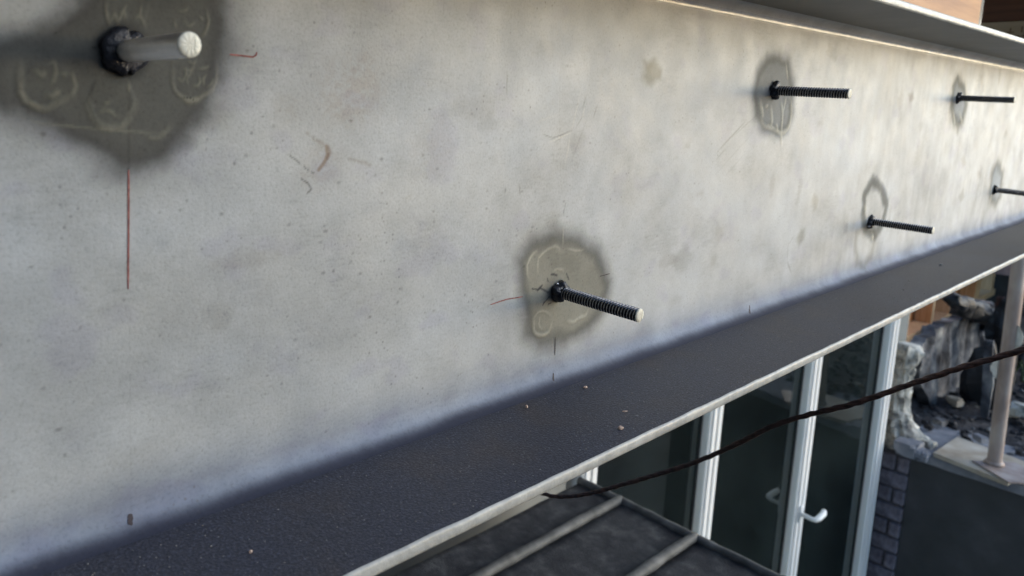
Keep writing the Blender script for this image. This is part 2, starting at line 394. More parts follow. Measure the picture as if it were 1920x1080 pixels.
    mul((1 - sstep(.0, .010, np.abs(sd4))) * .62, (.48, .47, .41))
    s5, sd5 = polymask([(1783, 200), (1786, 160), (1796, 142), (1808, 160), (1812, 195), (1806, 225), (1796, 238), (1786, 225)], .008, .006, 510)
    mul((1 - sstep(.0, .016, np.abs(sd5))) * .85 + s5 * .3, (.42, .41, .36))
    s6, sd6 = polymask([(1855, 370), (1860, 325), (1870, 305), (1880, 325), (1876, 365), (1868, 385)], .008, .006, 530)
    mul((1 - sstep(.0, .016, np.abs(sd6))) * .72 + s6 * .2, (.44, .43, .38))
    RO = np.maximum.reduce([s1, s2 * .9, s3, s5, s6, 1 - sstep(.1, .6, k4)]) * .32
    # --- separate smudges
    for px, c, k in (([(1210, 115), (1228, 108), (1240, 125), (1238, 150), (1222, 160), (1206, 150)], (.36, .35, .27), .9),
                     ([(1209, 118), (1218, 112), (1224, 124), (1214, 132)], (.35, .33, .22), .8),
                     ([(1704, 175), (1712, 172), (1713, 186), (1706, 188)], (.40, .38, .33), .8),
                     ([(1494, 445), (1500, 430), (1508, 432), (1506, 452), (1498, 460)], (.55, .54, .47), .75),
                     ([(1522, 378), (1528, 366), (1535, 372), (1532, 392), (1524, 396)], (.65, .60, .52), .6),
                     ([(1798, 365), (1806, 355), (1808, 372), (1800, 380)], (.6, .58, .52), .6),
                     ([(1802, 300), (1808, 290), (1812, 305), (1806, 315)], (.7, .66, .6), .5)):
        mk, _ = polymask(px, .004, .005, 550); mul(mk * k, c)
    r = np.random.default_rng(21)
    for k in range(64):
        if k < 40: cx, cz, a, b_, st = r.uniform(.45, 1.8), r.uniform(ZB + .02, ZT - .02), r.uniform(.004, .014), r.uniform(.006, .022), r.uniform(.10, .34)
        else: cx, cz, a, b_, st = r.uniform(.02, .6), r.uniform(ZB + .02, ZT - .02), r.uniform(.006, .022), r.uniform(.003, .008), r.uniform(.08, .22)
        idx = window([np.array([cx, cz])], .05); d = np.hypot((P[idx, 0] - cx) / a, (P[idx, 1] - cz) / b_) + 1.4 * midf[idx] + .4 * streak[idx]
        mk = (1 - sstep(.1, 1.1, d)) * st
        col[idx] *= 1 - mk[:, None] * np.array([.75, .78, .82] if k % 3 else [.62, .74, .80])
    for px, k in (([(640, 20), (900, 10), (1250, 30), (1300, 80), (1180, 110), (1000, 120), (820, 130), (680, 110)], .22), ([(1250, 60), (1420, 70), (1500, 100), (1400, 110), (1290, 110)], .2), ([(640, 130), (760, 110), (800, 180), (740, 230), (650, 210)], .20), ([(520, 570), (620, 560), (640, 660), (560, 680)], .14), ([(1500, 180), (1560, 150), (1600, 220), (1530, 260)], .14)):
        mk, _ = polymask(px, .014, .012, 570); mul(mk * k * np.clip(.8 + 1.2 * midf, 0, 1.3), (.45, .45, .44))
    # --- scratches, pencil lines and streaks
    dk = (.30, .29, .27)
    mul(line([(612, 274), (614, 290), (606, 308), (598, 318)], .0010, .7) * .75, (.55, .36, .22))
    mul(line([(616, 276), (619, 284), (614, 298)], .0008, .7) * .55, (.42, .26, .16))
    mul(line([(576, 250), (590, 262), (606, 270)], .0008, .9, breakup=.2) * .5, (.6, .5, .42))
    mul(line([(655, 298), (680, 304), (694, 310)], .0009, .9, breakup=.1) * .5, (.6, .5, .45))
    mul(line([(540, 290), (556, 300), (575, 318), (590, 325)], .0005, .8, breakup=.35) * .7, dk)
    mul(line([(566, 336), (578, 344), (584, 355), (576, 362)], .0005, .8, breakup=.2) * .8, dk)
    mul(line([(241, 140), (242, 200), (241, 322)], .0006, .6) * .35, (.45, .43, .42))
    mul(line([(243, 560), (245, 960)], .0004, .8, breakup=.35) * .12, dk)
    mul(line([(1050, 110), (1049, 200), (1052, 330), (1056, 400)], .0003, .6, breakup=.3) * .16, dk)
    for a, b_, w, k in (((951, 125), (950, 178), .00035, .5), ((1099, 180), (1092, 206), .0005, .5), ((1120, 196), (1112, 222), .0005, .45), ((1094, 215), (1080, 240), .0004, .4), ((1100, 225), (1068, 312), .0003, .35),
                        ((1030, 262), (1072, 245), .0005, .6), ((1018, 252), (1036, 258), .0004, .55), ((1040, 268), (1060, 252), .0003, .4), ((948, 352), (947, 362), .0005, .6), ((974, 345), (975, 366), .0005, .6),
                        ((1345, 285), (1400, 225), .0008, .5), ((1342, 300), (1362, 278), .0006, .35), ((1370, 260), (1420, 215), .0006, .3), ((1330, 340), (1420, 240), .0006, .16),
                        ((1478, 455), (1476, 490), .0008, .4), ((1476, 490), (1484, 512), .0012, .4), ((1490, 440), (1478, 460), .0008, .3), ((1360, 330), (1395, 290), .0006, .2),
                        ((1060, 380), (1056, 404), .0004, .6)):
        mul(line([a, b_], w, .7, fade=True) * k, dk)
    for a, b_, w, k in (((1088, 175), (1072, 245), .0004, .5), ((1097, 200), (1092, 220), .0004, .6), ((1070, 252), (1060, 310), .0004, .5), ((1135, 180), (1134, 260), .0003, .3), ((1028, 268), (1075, 247), .0003, .7), ((990, 235), (1045, 215), .0003, .25)):
        blend(line([a, b_], w, .7, fade=True) * k, (.60, .60, .55))
    # pits and specks
    r = np.random.default_rng(5)
    for k in range(240):
        px, py = r.uniform(20, 1500), r.uniform(60, 860)
        if k % 3: px, py = r.normal(760, 260), r.normal(450, 150)
        if not (0 < px < 1550 and 20 < py < 900): continue
        c = web(px, py)
        if not (ZB + .015 < c[1] < ZT - .015): continue
        rad = r.uniform(.00035, .0011); idx = window([c], rad * 3)
        if not len(idx): continue
        d = np.hypot((P[idx, 0] - c[0]) * r.uniform(.5, 1.2), P[idx, 1] - c[1])
        mk = (1 - sstep(rad * .3, rad * 1.3, d)) * r.uniform(.25, .75)
        col[idx] *= (1 - mk[:, None] * (1 - np.array([.42, .40, .39]))); H[idx] -= mk * .00015
    # --- blistered edges and runs of the dark paint (raised ridges)
    def ridge(px, w, h, pale=.5, fade=False, c=(.31, .305, .235)):
        if len(px) > 2:
            Q = [px[0]] + list(px) + [px[-1]]; sm = []
            for i in range(1, len(Q) - 2):
                for k in range(4):
                    t = k / 4; a0, a1, a2, a3 = [np.array(q, float) for q in Q[i - 1:i + 3]]
                    sm.append(.5 * (2 * a1 + (a2 - a0) * t + (2 * a0 - 5 * a1 + 4 * a2 - a3) * t * t + (3 * a1 - a0 - 3 * a2 + a3) * t ** 3))
            px = sm + [np.array(px[-1], float)]
        mk = line(px, w * 1.15, .85, True) * np.clip(.85 + .25 * fine + .6 * midf, .3, 1.1)
        H[:] = np.maximum(H, mk * h); blend(mk * pale, c)
    R1 = [([(38, 120), (36, 150), (40, 178), (56, 195), (82, 204), (105, 194), (135, 180)], .0013, .0008),
          ([(135, 180), (142, 160), (132, 135)], .0008, .0003),
          ([(160, 186), (168, 210), (182, 232), (203, 241), (228, 236), (246, 214), (254, 188)], .0014, .0009),
          ([(270, 250), (282, 258), (298, 256), (322, 236)], .0012, .0007),
          ([(323, 118), (322, 150), (330, 172), (348, 186), (372, 184), (396, 168), (405, 145), (406, 122)], .0009, .0008),
          ([(340, 184), (356, 190), (378, 184)], .0013, .0009),
          ([(200, 0), (199, 25), (205, 46)], .0008, .0006), ([(206, 42), (214, 28), (220, 40), (230, 22), (236, 38)], .0007, .0005),
          ([(236, 10), (226, 24)], .0006, .0004), ([(252, 36), (262, 32), (272, 48)], .0007, .0005), ([(266, 8), (262, 30)], .0005, .0003),
          ([(388, 20), (390, 45), (380, 70)], .0007, .0005), ([(334, 20), (345, 20), (352, 15)], .0006, .0004),
          ([(345, 40), (355, 50), (366, 42)], .0006, .0004), ([(326, 38), (330, 52)], .0006, .0004), ([(374, 30), (380, 38)], .0005, .0004),
          ([(332, 145), (340, 152), (348, 140), (346, 128)], .0006, .0005), ([(352, 160), (350, 148), (358, 136)], .0005, .0004),
          ([(360, 160), (368, 162), (374, 155), (372, 144)], .0006, .0005), ([(382, 160), (380, 150), (386, 140)], .0006, .0004), ([(388, 164), (396, 158), (400, 148)], .0005, .0004),
          ([(346, 128), (354, 134), (362, 126)], .0006, .0005), ([(372, 130), (384, 128), (392, 124)], .0006, .0005), ([(352, 114), (362, 120), (366, 112)], .0006, .0005),
          ([(64, 130), (78, 142), (84, 132)], .0009, .0004), ([(112, 138), (126, 140)], .0009, .0004), ([(86, 180), (100, 178), (112, 168)], .0012, .0006),
          ([(90, 122), (102, 118), (104, 140), (96, 160)], .0008, .0002), ([(194, 195), (206, 193)], .0010, .0003), ([(180, 214), (196, 206), (208, 210), (220, 220)], .0009, .0004),
          ([(240, 150), (241, 176)], .0006, .0003), ([(60, 228), (140, 238), (240, 246), (300, 250)], .0006, .0001)]
    for a in R1: ridge(a[0], a[1] * .8, a[2] * .7, pale=.38)
    for lobe, hh in (([(38, 150), (56, 195), (82, 204), (135, 180), (140, 140), (110, 122), (60, 122)], .0003), ([(162, 188), (182, 232), (203, 241), (228, 236), (254, 188), (240, 150), (180, 150)], .0003), ([(323, 118), (322, 150), (348, 186), (372, 184), (405, 145), (404, 112)], .0002), ([(200, 0), (204, 46), (270, 46), (280, 0)], .0002)):
        mk, _ = polymask(lobe, .0008, .0005, 600); H += mk * hh * (1 + .15 * fine)
        mul(mk * .35, (.86, .87, .84))
    mk, _ = polymask([(342, 180), (360, 176), (385, 176), (372, 188), (350, 188)], .0006, .0004, 610)
    for q in ((345, 182), (350, 184), (356, 183), (361, 186)):
        c = web(*q); idx = window([c], .002); d = np.hypot(*(P[idx] - c).T); mm_ = 1 - sstep(.0002, .0006, d); col[idx] *= (1 - .8 * mm_)[:, None]
    C2 = (.50, .485, .40)
    for a in ((([(1000, 598), (999, 615), (1004, 626), (1016, 629), (1028, 622), (1033, 606)], .0010, .0006)), ([(1000, 598), (1008, 586), (1022, 584), (1032, 592)], .0006, .0003), ([(1012, 592), (1010, 608), (1016, 618)], .0005, .0002),
              ([(1062, 602), (1074, 604), (1086, 596), (1096, 592), (1103, 580)], .0010, .0005), ([(990, 520), (988, 500), (996, 480), (1008, 470)], .0008, .0002), ([(1008, 512), (1008, 490), (1016, 476), (1040, 462), (1050, 470)], .0008, .0003),
              ([(1062, 466), (1080, 470), (1094, 468)], .0007, .0002), ([(1056, 425), (1055, 460)], .0005, .0002), ([(1038, 508), (1046, 504), (1056, 508)], .0007, .0003)):
        ridge(*a, pale=.5, c=C2)
    C3 = (.60, .59, .50)
    for a in (([(1424, 188), (1427, 205), (1430, 222)], .0022, .0008), ([(1426, 222), (1432, 236), (1445, 240), (1455, 246), (1463, 250), (1474, 244), (1481, 226), (1483, 200), (1480, 180)], .0018, .0008),
              ([(1445, 200), (1447, 222), (1446, 240)], .0016, .0006), ([(1464, 190), (1466, 212), (1464, 248), (1465, 275)], .0015, .0008), ([(1474, 180), (1468, 210)], .0012, .0005), ([(1474, 120), (1477, 150)], .0012, .0004), ([(1434, 200), (1440, 198)], .0012, .0006), ([(1455, 232), (1458, 246)], .0014, .0006),
              ([(1785, 200), (1788, 222), (1790, 234)], .0028, .0009), ([(1798, 210), (1804, 232)], .0026, .0008), ([(1620, 385), (1624, 396)], .003, .001), ([(1634, 440), (1636, 450)], .003, .001), ([(1858, 365), (1857, 378)], .003, .001)):
        ridge(*a, pale=.6, c=C3)
    # spatter round the second stud
    for px, w in (([(998, 541), (1010, 543)], .0005), ([(1008, 544), (1016, 536)], .0008), ([(1030, 556), (1020, 568)], .0004), ([(1027, 548), (1012, 540)], .0007), ([(1026, 522), (1028, 528)], .0005), ([(1034, 514), (1044, 516)], .0007), ([(1062, 512), (1066, 524)], .0005), ([(1020, 566), (1018, 572)], .0005), ([(1033, 568), (1028, 570)], .0006)):
        blend(line(px, w, .6) * .85, (.02, .022, .03))
    c = web(1035, 545); d = np.hypot(P[:, 0] - c[0], P[:, 1] - c[1]); mul((1 - sstep(.006, .013, d)) * .55, (.42, .43, .46))
    c = web(231, 96); d = np.hypot(P[:, 0] - c[0], P[:, 1] - c[1]); mul((1 - sstep(.009, .0145, d)) * .75, (.30, .31, .34))
    # vertical dull runs beneath far studs, root fillet with dim blue shade painted in towards the dark flange
    grit_shade = 1 - sstep(ZB + .0002, ZB + .0054, Z + .0010 * fbm(mm[:, 0] / 40, 0 * X, 777, 3) + .00025 * fine)
    grit_shade = np.where(Yv < -1e-6, grit_shade, 0); grit_shade = np.where(Z > 0, 0, grit_shade)
    blend(grit_shade, (.064, .066, .090))
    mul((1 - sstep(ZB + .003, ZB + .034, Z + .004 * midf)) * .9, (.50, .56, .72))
    # scratch in the fillet
    # slight waviness of the whole plate
    H += .00022 * fbm(mm[:, 0] / 30, mm[:, 1] / 30, 700, 2)
    H = np.where((X < -.1) | (X > 1.87), 0, H)
    Yv = Yv - H
    # mesh: front grid plus plain back
    co = np.stack([X, Yv, Z], 1)
    i = np.arange((NX - 1) * NV).reshape(NX - 1, NV)[:, :-1].ravel()
    quads = np.stack([i, i + NV, i + NV + 1, i + 1], 1)
    nb = len(co)
    bc = []
    for x in (XL, XR):
        for zz in (ZB, ZT): bc.append((x, TW, zz))
    co = np.vstack([co, np.array(bc)])
    quads = np.vstack([quads, np.array([[nb, nb + 1, nb + 3, nb + 2]])])
    me = bpy.data.meshes.new('web'); me.vertices.add(len(co)); me.vertices.foreach_set('co', co.astype(np.float32).ravel())
    me.loops.add(quads.size); me.loops.foreach_set('vertex_index', quads.astype(np.int32).ravel())
    me.polygons.add(len(quads)); me.polygons.foreach_set('loop_start', np.arange(0, quads.size, 4, dtype=np.int32))
    me.update(calc_edges=True)
    me.polygons.foreach_set('use_smooth', np.ones(len(quads), bool))
    ca = me.color_attributes.new('paint', 'FLOAT_COLOR', 'POINT')
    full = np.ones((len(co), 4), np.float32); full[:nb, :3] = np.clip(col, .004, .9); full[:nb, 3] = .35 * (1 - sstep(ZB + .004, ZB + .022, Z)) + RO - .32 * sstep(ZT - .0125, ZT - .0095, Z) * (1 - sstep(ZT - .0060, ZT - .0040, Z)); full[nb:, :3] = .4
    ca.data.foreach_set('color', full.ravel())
    return link_mesh('web', me, M['web'])
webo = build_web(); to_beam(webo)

def flange(z0, z1, name, top):
    """rounded slab with the outer edges slightly uneven; front half detailed"""
    bm = bmesh.new()
    xs = [XL] + list(np.arange(-.12, 1.9, .006)) + [2.2, XR]
    e = .0014
    zi, zo = (z1, z0) if top else (z0, z1)     # inner face towards the web, outer face
    sg = 1 if zi > zo else -1
    rings = []
    for x in xs:
        w1 = mnoise.noise((x * 60, z0 * 9, 1.3)) * .0006; w2 = mnoise.noise((x * 140, 4, z0)) * .00045
        pr = [(TW, zi), (-RF, zi), (-FW + e + w1, zi), (-FW + e * .3 + w1, zi - sg * e * .3 + w2), (-FW + w1, zi - sg * e), (-FW + w2, zo + sg * e), (-FW + e * .3, zo + sg * e * .3), (-FW + e, zo), (FW, zo), (FW, zi), (TW + RF, zi)]
        rings.append([bm.verts.new((x, y, z)) for y, z in pr])
    n = len(rings[0])
    for a, b in zip(rings, rings[1:]):
        for k in range(n):
            f = bm.faces.new((a[k], b[k], b[(k + 1) % n], a[(k + 1) % n])); f.material_index = 1 if 2 <= k <= 6 else 0
            f.smooth = 2 <= k <= 6
    bm.faces.new(rings[0]); bm.faces.new(rings[-1][::-1])
    bmesh.ops.recalc_face_normals(bm, faces=bm.faces)
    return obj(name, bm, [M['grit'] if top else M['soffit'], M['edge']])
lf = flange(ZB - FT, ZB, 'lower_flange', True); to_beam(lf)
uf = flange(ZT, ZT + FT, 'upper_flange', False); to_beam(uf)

# marker lines drawn on the web: thin films of ink
def prof_y(z):
    if z < ZB + RF: return -RF + math.sqrt(max(0, RF * RF - (ZB + RF - z) ** 2))
    return 0.0
def ink(px, w, m, name='marker_line'):
    bm = bmesh.new(); pts = []
    for (a, b) in zip(px, px[1:]):
        n = 14
        for k in range(n): pts.append((a[0] + (b[0] - a[0]) * k / n, a[1] + (b[1] - a[1]) * k / n))
    pts.append(px[-1]); P = []
    for q in pts:
        y = 0.0
        for _ in range(12): y = .5 * y + .5 * prof_y(on(*q, 1, y).z)
        p_ = on(*q, 1, y); P.append(np.array([p_.x, p_.z]))
    prev = None
    for i, p in enumerate(P):
        t = P[min(i + 1, len(P) - 1)] - P[max(i - 1, 0)]; t = t / np.linalg.norm(t); nrm = np.array([-t[1], t[0]])
        f = min(1, .55 + i * .25, .55 + (len(P) - 1 - i) * .25)
        ww = w * f * (1 + .3 * mnoise.noise((i * .7, p[0] * 90, 0))); off = w * .25 * mnoise.noise((i * .4, 7, p[1] * 60))
        a = p + nrm * (ww + off); b = p - nrm * (ww - off)
        cur = [bm.verts.new((a[0], prof_y(a[1]) - .00022, a[1])), bm.verts.new((b[0], prof_y(b[1]) - .00022, b[1]))]
        if prev: bm.faces.new((prev[0], cur[0], cur[1], prev[1]))
        prev = cur
    bmesh.ops.recalc_face_normals(bm, faces=bm.faces)
    o = obj(name, bm, m); to_beam(o)
    return o
ink([(241, 318), (241, 420), (240, 542)], .00042, M['red_marker'])
ink([(430, 102), (458, 105), (474, 107), (480, 103), (481, 98)], .00042, M['red_marker'])
ink([(919, 571), (950, 561), (980, 556)], .0004, M['red_marker'])
ink([(1124, 518), (1143, 513)], .0003, M['dark_marker'])
ink([(1041, 632), (1040, 666)], .00036, M['dark_marker'])
ink([(1037, 699), (1037, 714)], .0006, M['dark_marker'])
ink([(244.5, 963), (243.5, 984)], .0011, M['dark_marker'])
ink([(1405, 572), (1405, 588)], .0007, M['dark_marker'])

# ------------------------------------------------------------------ the threaded studs
def thread_mesh(L, R, pitch=.0020, depth=.0010, seg=40):
    per = 8; n = int(L / pitch * per); bm = bmesh.new(); rings = []
    for i in range(n + 1):
        y = L * i / n; ring = []
        for k in range(seg):
            ph = (y / pitch + k / seg) % 1.0
            tri = abs(ph * 2 - 1)                         # 1 at root, 0 at crest
            r = R - depth * sstep(.25, .95, tri)
            if y > L - .0012: r = min(r, R - (y - (L - .0012)) * .2)
            a = 2 * math.pi * k / seg
            ring.append(bm.verts.new((r * math.cos(a), -y, r * math.sin(a))))
        rings.append(ring)
    for i, (a, b) in enumerate(zip(rings, rings[1:])):
        for k in range(seg):
            f = bm.faces.new((a[k], a[(k + 1) % seg], b[(k + 1) % seg], b[k])); f.smooth = True
            ph = (L * (i + .5) / n / pitch + (k + .5) / seg) % 1.0
            if abs(ph * 2 - 1) < .33: f.material_index = 1
    bm.faces.new(rings[-1][::-1]); bm.faces.new(rings[0])
    bmesh.ops.recalc_face_normals(bm, faces=bm.faces)
    me = bpy.data.meshes.new('threaded_rod'); bm.to_mesh(me); bm.free(); return me
def end_mesh(R):
    bm = bmesh.new(); rings = []
    for r, y in ((R * 1.0, 0), (R * .99, -.0004), (R * .92, -.00075), (R * .5, -.00085), (R * .1, -.0009)):
        rings.append([bm.verts.new((r * math.cos(2 * math.pi * k / 40) * (1 + .012 * math.sin(3 * k)), y + .00008 * math.sin(k * 1.7), r * math.sin(2 * math.pi * k / 40))) for k in range(40)])
    for a, b in zip(rings, rings[1:]):
        for k in range(40): bm.faces.new((a[k], a[(k + 1) % 40], b[(k + 1) % 40], b[k])).smooth = True
    bm.faces.new(rings[-1])
    # saw mark: a narrow raised burr across the disc
    add_box(bm, (R * .42, -.00098, -R * .78), (R * .445, -.0006, R * .74))
    bmesh.ops.recalc_face_normals(bm, faces=bm.faces)
    me = bpy.data.meshes.new('cut_end'); bm.to_mesh(me); bm.free(); return me
def collar_mesh(R, h, seed, lump, hexa=False):
    bm = bmesh.new(); rings = []; n = 56
    prof = [(1.0, 0), (1.02, .25), (.98, .6), (.88, .86), (.70, 1.0), (.40, 1.02)]
    for j, (fr, fy) in enumerate(prof):
        ring = []
        for k in range(n):
            a = 2 * math.pi * k / n
            v = mnoise.noise((math.cos(a) * 1.9 + seed, math.sin(a) * 1.9, fy * .8)) * lump + mnoise.noise((math.cos(a) * 6 + seed, math.sin(a) * 6, fy * 3)) * lump * .35
            r = R * fr * (1 + v)
            if hexa:
                b = (a + .35) % (math.pi / 3) - math.pi / 6
                r = R * fr * min(1.0, .93 / math.cos(b)) * (1 + v)
                if abs(((a - 1.25 + math.pi) % (2 * math.pi)) - math.pi) < .12 or abs(((a - 4.9 + math.pi) % (2 * math.pi)) - math.pi) < .10: r *= .80
            yy = -h * fy * (1 + v * .9)
            ring.append(bm.verts.new((r * math.cos(a), yy, r * math.sin(a))))
        rings.append(ring)
    for a, b in zip(rings, rings[1:]):
        for k in range(n): bm.faces.new((a[k], a[(k + 1) % n], b[(k + 1) % n], b[k])).smooth = True
    bm.faces.new(rings[-1])
    bmesh.ops.recalc_face_normals(bm, faces=bm.faces)
    me = bpy.data.meshes.new('collar'); bm.to_mesh(me); bm.free(); return me
R0 = .0044; L0 = .0595
rod = thread_mesh(L0, R0); rod_fine = thread_mesh(L0, R0, .0018, .0003)
endm = end_mesh(R0)
G = 'threaded studs along the steel beam'
def axis_rot(px, py, tx, ty, L):
    """base on the web and the rotation that brings -Y onto the photographed axis"""
    b = on(px, py, 1, 0.0); t = on(tx, ty, 1, -L)
    d = (t - b).normalized(); return b, Vector((0, -1, 0)).rotation_difference(d).to_euler(), (t - b).length
studs = [
    ((232, 96), (355, 84), 'near bright steel stud in the dark paint patch, largest and top left', rod_fine, 'bright_steel', (.0100, .0038, 1.0, .05, True)),
    ((1046, 546), (1197, 591), 'black threaded stud low on the beam, olive paint halo and black spatter at its root', rod, 'black_steel', (.0068, .0052, 4.0, .42, False)),
    ((1450, 170), (1596, 176), 'black stud high on the web with pale paint runs hanging below it', rod, 'black_steel', (.0072, .0040, 8.0, .40, False)),
    ((1631, 415), (1746, 432), 'lower black stud with bright end above the far part of the dark flange', rod, 'black_steel', (.0075, .0040, 12.0, .36, False)),
    ((1795, 184), (1896, 187.5), 'small far upper black stud, last complete one before the right edge', rod, 'black_steel', (.0075, .0036, 15.0, .36, False)),
    ((1863, 355.5), (1970, 369), 'farthest lower stud, cut off by the right edge of the picture', rod, 'black_steel', (.0075, .0036, 19.0, .36, False)),
]
for i, (bq, tq, lab, rm, mk, cl) in enumerate(studs):
    b, rot, LL = axis_rot(*bq, *tq, (.0597, .0591, .0610, .0582, .0564, .0640)[i])
    LL = L0
    e = empty('threaded_stud', b, rot); tag(e, lab, 'stud', G)
    if i: r_ = bpy.data.objects.new('threaded_rod', rm); COL.objects.link(r_)
    else: r_ = bpy.data.objects.new('threaded_rod', rm); COL.objects.link(r_)
    if not rm.materials: rm.materials.append(M['groove'] if i == 0 else M[mk]); rm.materials.append(M[mk] if i == 0 else M['crest'])
    r_.parent = e
    c = bpy.data.objects.new('cut_end', endm); COL.objects.link(c); c.parent = e; c.location = (0, -LL + .00002, 0)
    if not endm.materials: endm.materials.append(M['cut_steel'])
    link_mesh('collar', collar_mesh(cl[0], cl[1], cl[2], cl[3], cl[4]), M['burnt'], e)
    if i in (1, 2, 3):                                   # weld beads squeezed out round the root
        for k in range(5 if i == 1 else 3):
            a = random.uniform(0, 6.28); bm = bmesh.new(); rad = random.uniform(.0009, .0019)
            bmesh.ops.create_icosphere(bm, subdivisions=2, radius=rad)
            for v in bm.verts: v.co *= 1 + .35 * mnoise.noise(v.co * 700)
            q = (cl[0] * .95 * math.cos(a), -.0008 - rad * .3, cl[0] * .95 * math.sin(a))
            obj('weld_bead', bm, M['burnt'] if k else M['bright_steel'], e, True, loc=q)

# ------------------------------------------------------------------ stone chips and dust lying on the bottom flange
def chip(px, py, s, label, mname='chip'):
    p = on(px, py, 2, ZB); bm = bmesh.new(); bmesh.ops.create_icosphere(bm, subdivisions=2, radius=1)
    for v in bm.verts:
        n = mnoise.noise(v.co * 1.3 + Vector((px, py, 0))); v.co *= (1 + .5 * n)
        v.co = Vector((v.co.x * s[0], v.co.y * s[1], v.co.z * s[2]))
    lo = min(v.co.z for v in bm.verts)
    o = obj('stone_chip', bm, M[mname], None, False, loc=(p.x, p.y, ZB - lo - .0001), rot=(0, 0, random.uniform(-.6, .9)))
    return tag(o, label, 'stone chip', 'stone chips on the bottom flange')
chip(987, 765, (.0013, .0009, .0009), 'tiny rounded pink chip on the flange, leftmost of the three bright ones')
chip(1097, 727.5, (.0018, .0010, .0008), 'pale pink chip on the flange nearest to the web, below the second stud')
chip(1163, 805, (.0019, .0012, .0011), 'largest pink chip, lying near the outer edge of the bottom flange')
chip(1172, 772, (.0019, .0006, .0004), 'thin reddish splinter of stone on the flange, between two bright chips')
chip(1194, 780, (.0018, .0003, .0003), 'thin pale grey sliver on the flange beside the reddish splinter', 'ledge')
chip(470, 1036, (.0010, .0007, .0006), 'tiny reddish chip on the blue-grey flange, far lower left')
chip(1764, 497, (.0024, .0013, .0008), 'small pale chip far along the dark bottom flange', 'ledge')
def dust():
    bm = bmesh.new(); r = random.Random(3)
    for k in range(420):
        x = -.09 + 1.0 * r.random() ** 1.7; y = -.012 - r.random() * .068; s = r.uniform(.00010, .00030) * (1 + x)
        bmesh.ops.create_icosphere(bm, subdivisions=1, radius=1, matrix=Matrix.Translation((x, y, ZB + s * .5)) @ Matrix.Rotation(r.uniform(0, 3), 4, 'Z') @ Matrix.Diagonal((s * r.uniform(.8, 2.2), s, s * .7, 1)))
    return tag(obj('stone_dust', bm, simple('pale_dust', [(.3, (.22, .21, .2)), (.7, (.40, .38, .36))], 90, .9, 0)), 'pale specks of dust scattered over the dark bottom flange', 'dust', kind='stuff')
dust()

# ------------------------------------------------------------------ rusty cable passing under the beam
def cable():
    px = [(860, 840, .86), (940, 895, .82), (1020, 926, .78), (1060, 931, .76), (1110, 924, .74), (1200, 899, .70), (1300, 868, .665), (1380, 833, .64), (1440, 803, .62), (1500, 782, .605), (1600, 757, .575), (1700, 723, .55), (1800, 690, .525), (1920, 655, .50), (2060, 606, .47), (2250, 535, .44)]
    ctrl = [CAM_LOC + t * ray(x, y) for x, y, t in px]
    pts = []
    for i in range(1, len(ctrl) - 2):
        for k in range(26):
            t = k / 26; p0, p1, p2, p3 = ctrl[i - 1:i + 3]
            pts.append(.5 * ((2 * p1) + (-p0 + p2) * t + (2 * p0 - 5 * p1 + 4 * p2 - p3) * t * t + (-p0 + 3 * p1 - 3 * p2 + p3) * t ** 3))
    root = empty('rusty_cable', pts[0]); tag(root, 'thin rusty wire cable sagging in front of the white doors', 'cable')
    d = [0]
    for a, b in zip(pts, pts[1:]): d.append(d[-1] + (b - a).length)
    for s in range(3):
        bm = bmesh.new(); q = []
        for i, p in enumerate(pts):
            t = (pts[min(i + 1, len(pts) - 1)] - pts[max(i - 1, 0)]).normalized(); a = t.cross(Vector((0, 0, 1))).normalized(); b = t.cross(a)
            an = d[i] * 2 * math.pi / .034 + s * 2.094
            q.append(p + .00085 * (math.cos(an) * a + math.sin(an) * b))
        add_tube(bm, q, [.88 * (.0012 + .0005 * min(1, max(0, (p.x - .45) / .12))) * (1 + .28 * mnoise.noise(p * 160 + Vector((s * 9, 0, 0)))) for p in q], 8)
        o = obj('strand', bm, M['rust'], root, True); o.matrix_parent_inverse = root.matrix_basis.inverted()
cable()

# ------------------------------------------------------------------ ground and house behind
GZ = -2.64
bm = bmesh.new(); bmesh.ops.create_grid(bm, x_segments=60, y_segments=60, size=60)
for v in bm.verts: v.co.z = GZ + .01 * mnoise.noise(v.co * .7)
tag(obj('ground', bm, M['ground']), 'bare concrete ground below', kind='structure')

# doors: local frame, u along the wall, v outwards (towards the camera), rotated a little against the beam
DO = Vector((1.62, .883, GZ)); DROT = math.atan(-.12)
doors = empty('glazed_doors', DO, (0, 0, DROT)); tag(doors, 'white framed full height glazed doors with one lever handle', 'glazed doors')
DH = 2.32; WD = [0.10, .715, 1.335, 1.94]        # centre of each upright
def upright(u, w):
    g = empty('upright', (0, 0, 0), parent=doors)
    bm = bmesh.new(); add_box(bm, (u - w / 2, -.030, 0), (u + w / 2, .045, DH), .004); obj('frame_post', bm, M['upvc'], doors)
    bm = bmesh.new(); add_box(bm, (u - w / 2 + .010, -.035, .04), (u - .003, -.0302, DH - .05), .003); obj('sash_stile', bm, M['upvc'], doors)
    bm = bmesh.new(); add_box(bm, (u + .004, -.035, .04), (u + w / 2 - .008, -.0302, DH - .05), .003); obj('sash_stile', bm, M['upvc'], doors)
    bpy.data.objects.remove(g)
for u in WD: upright(u, .070)
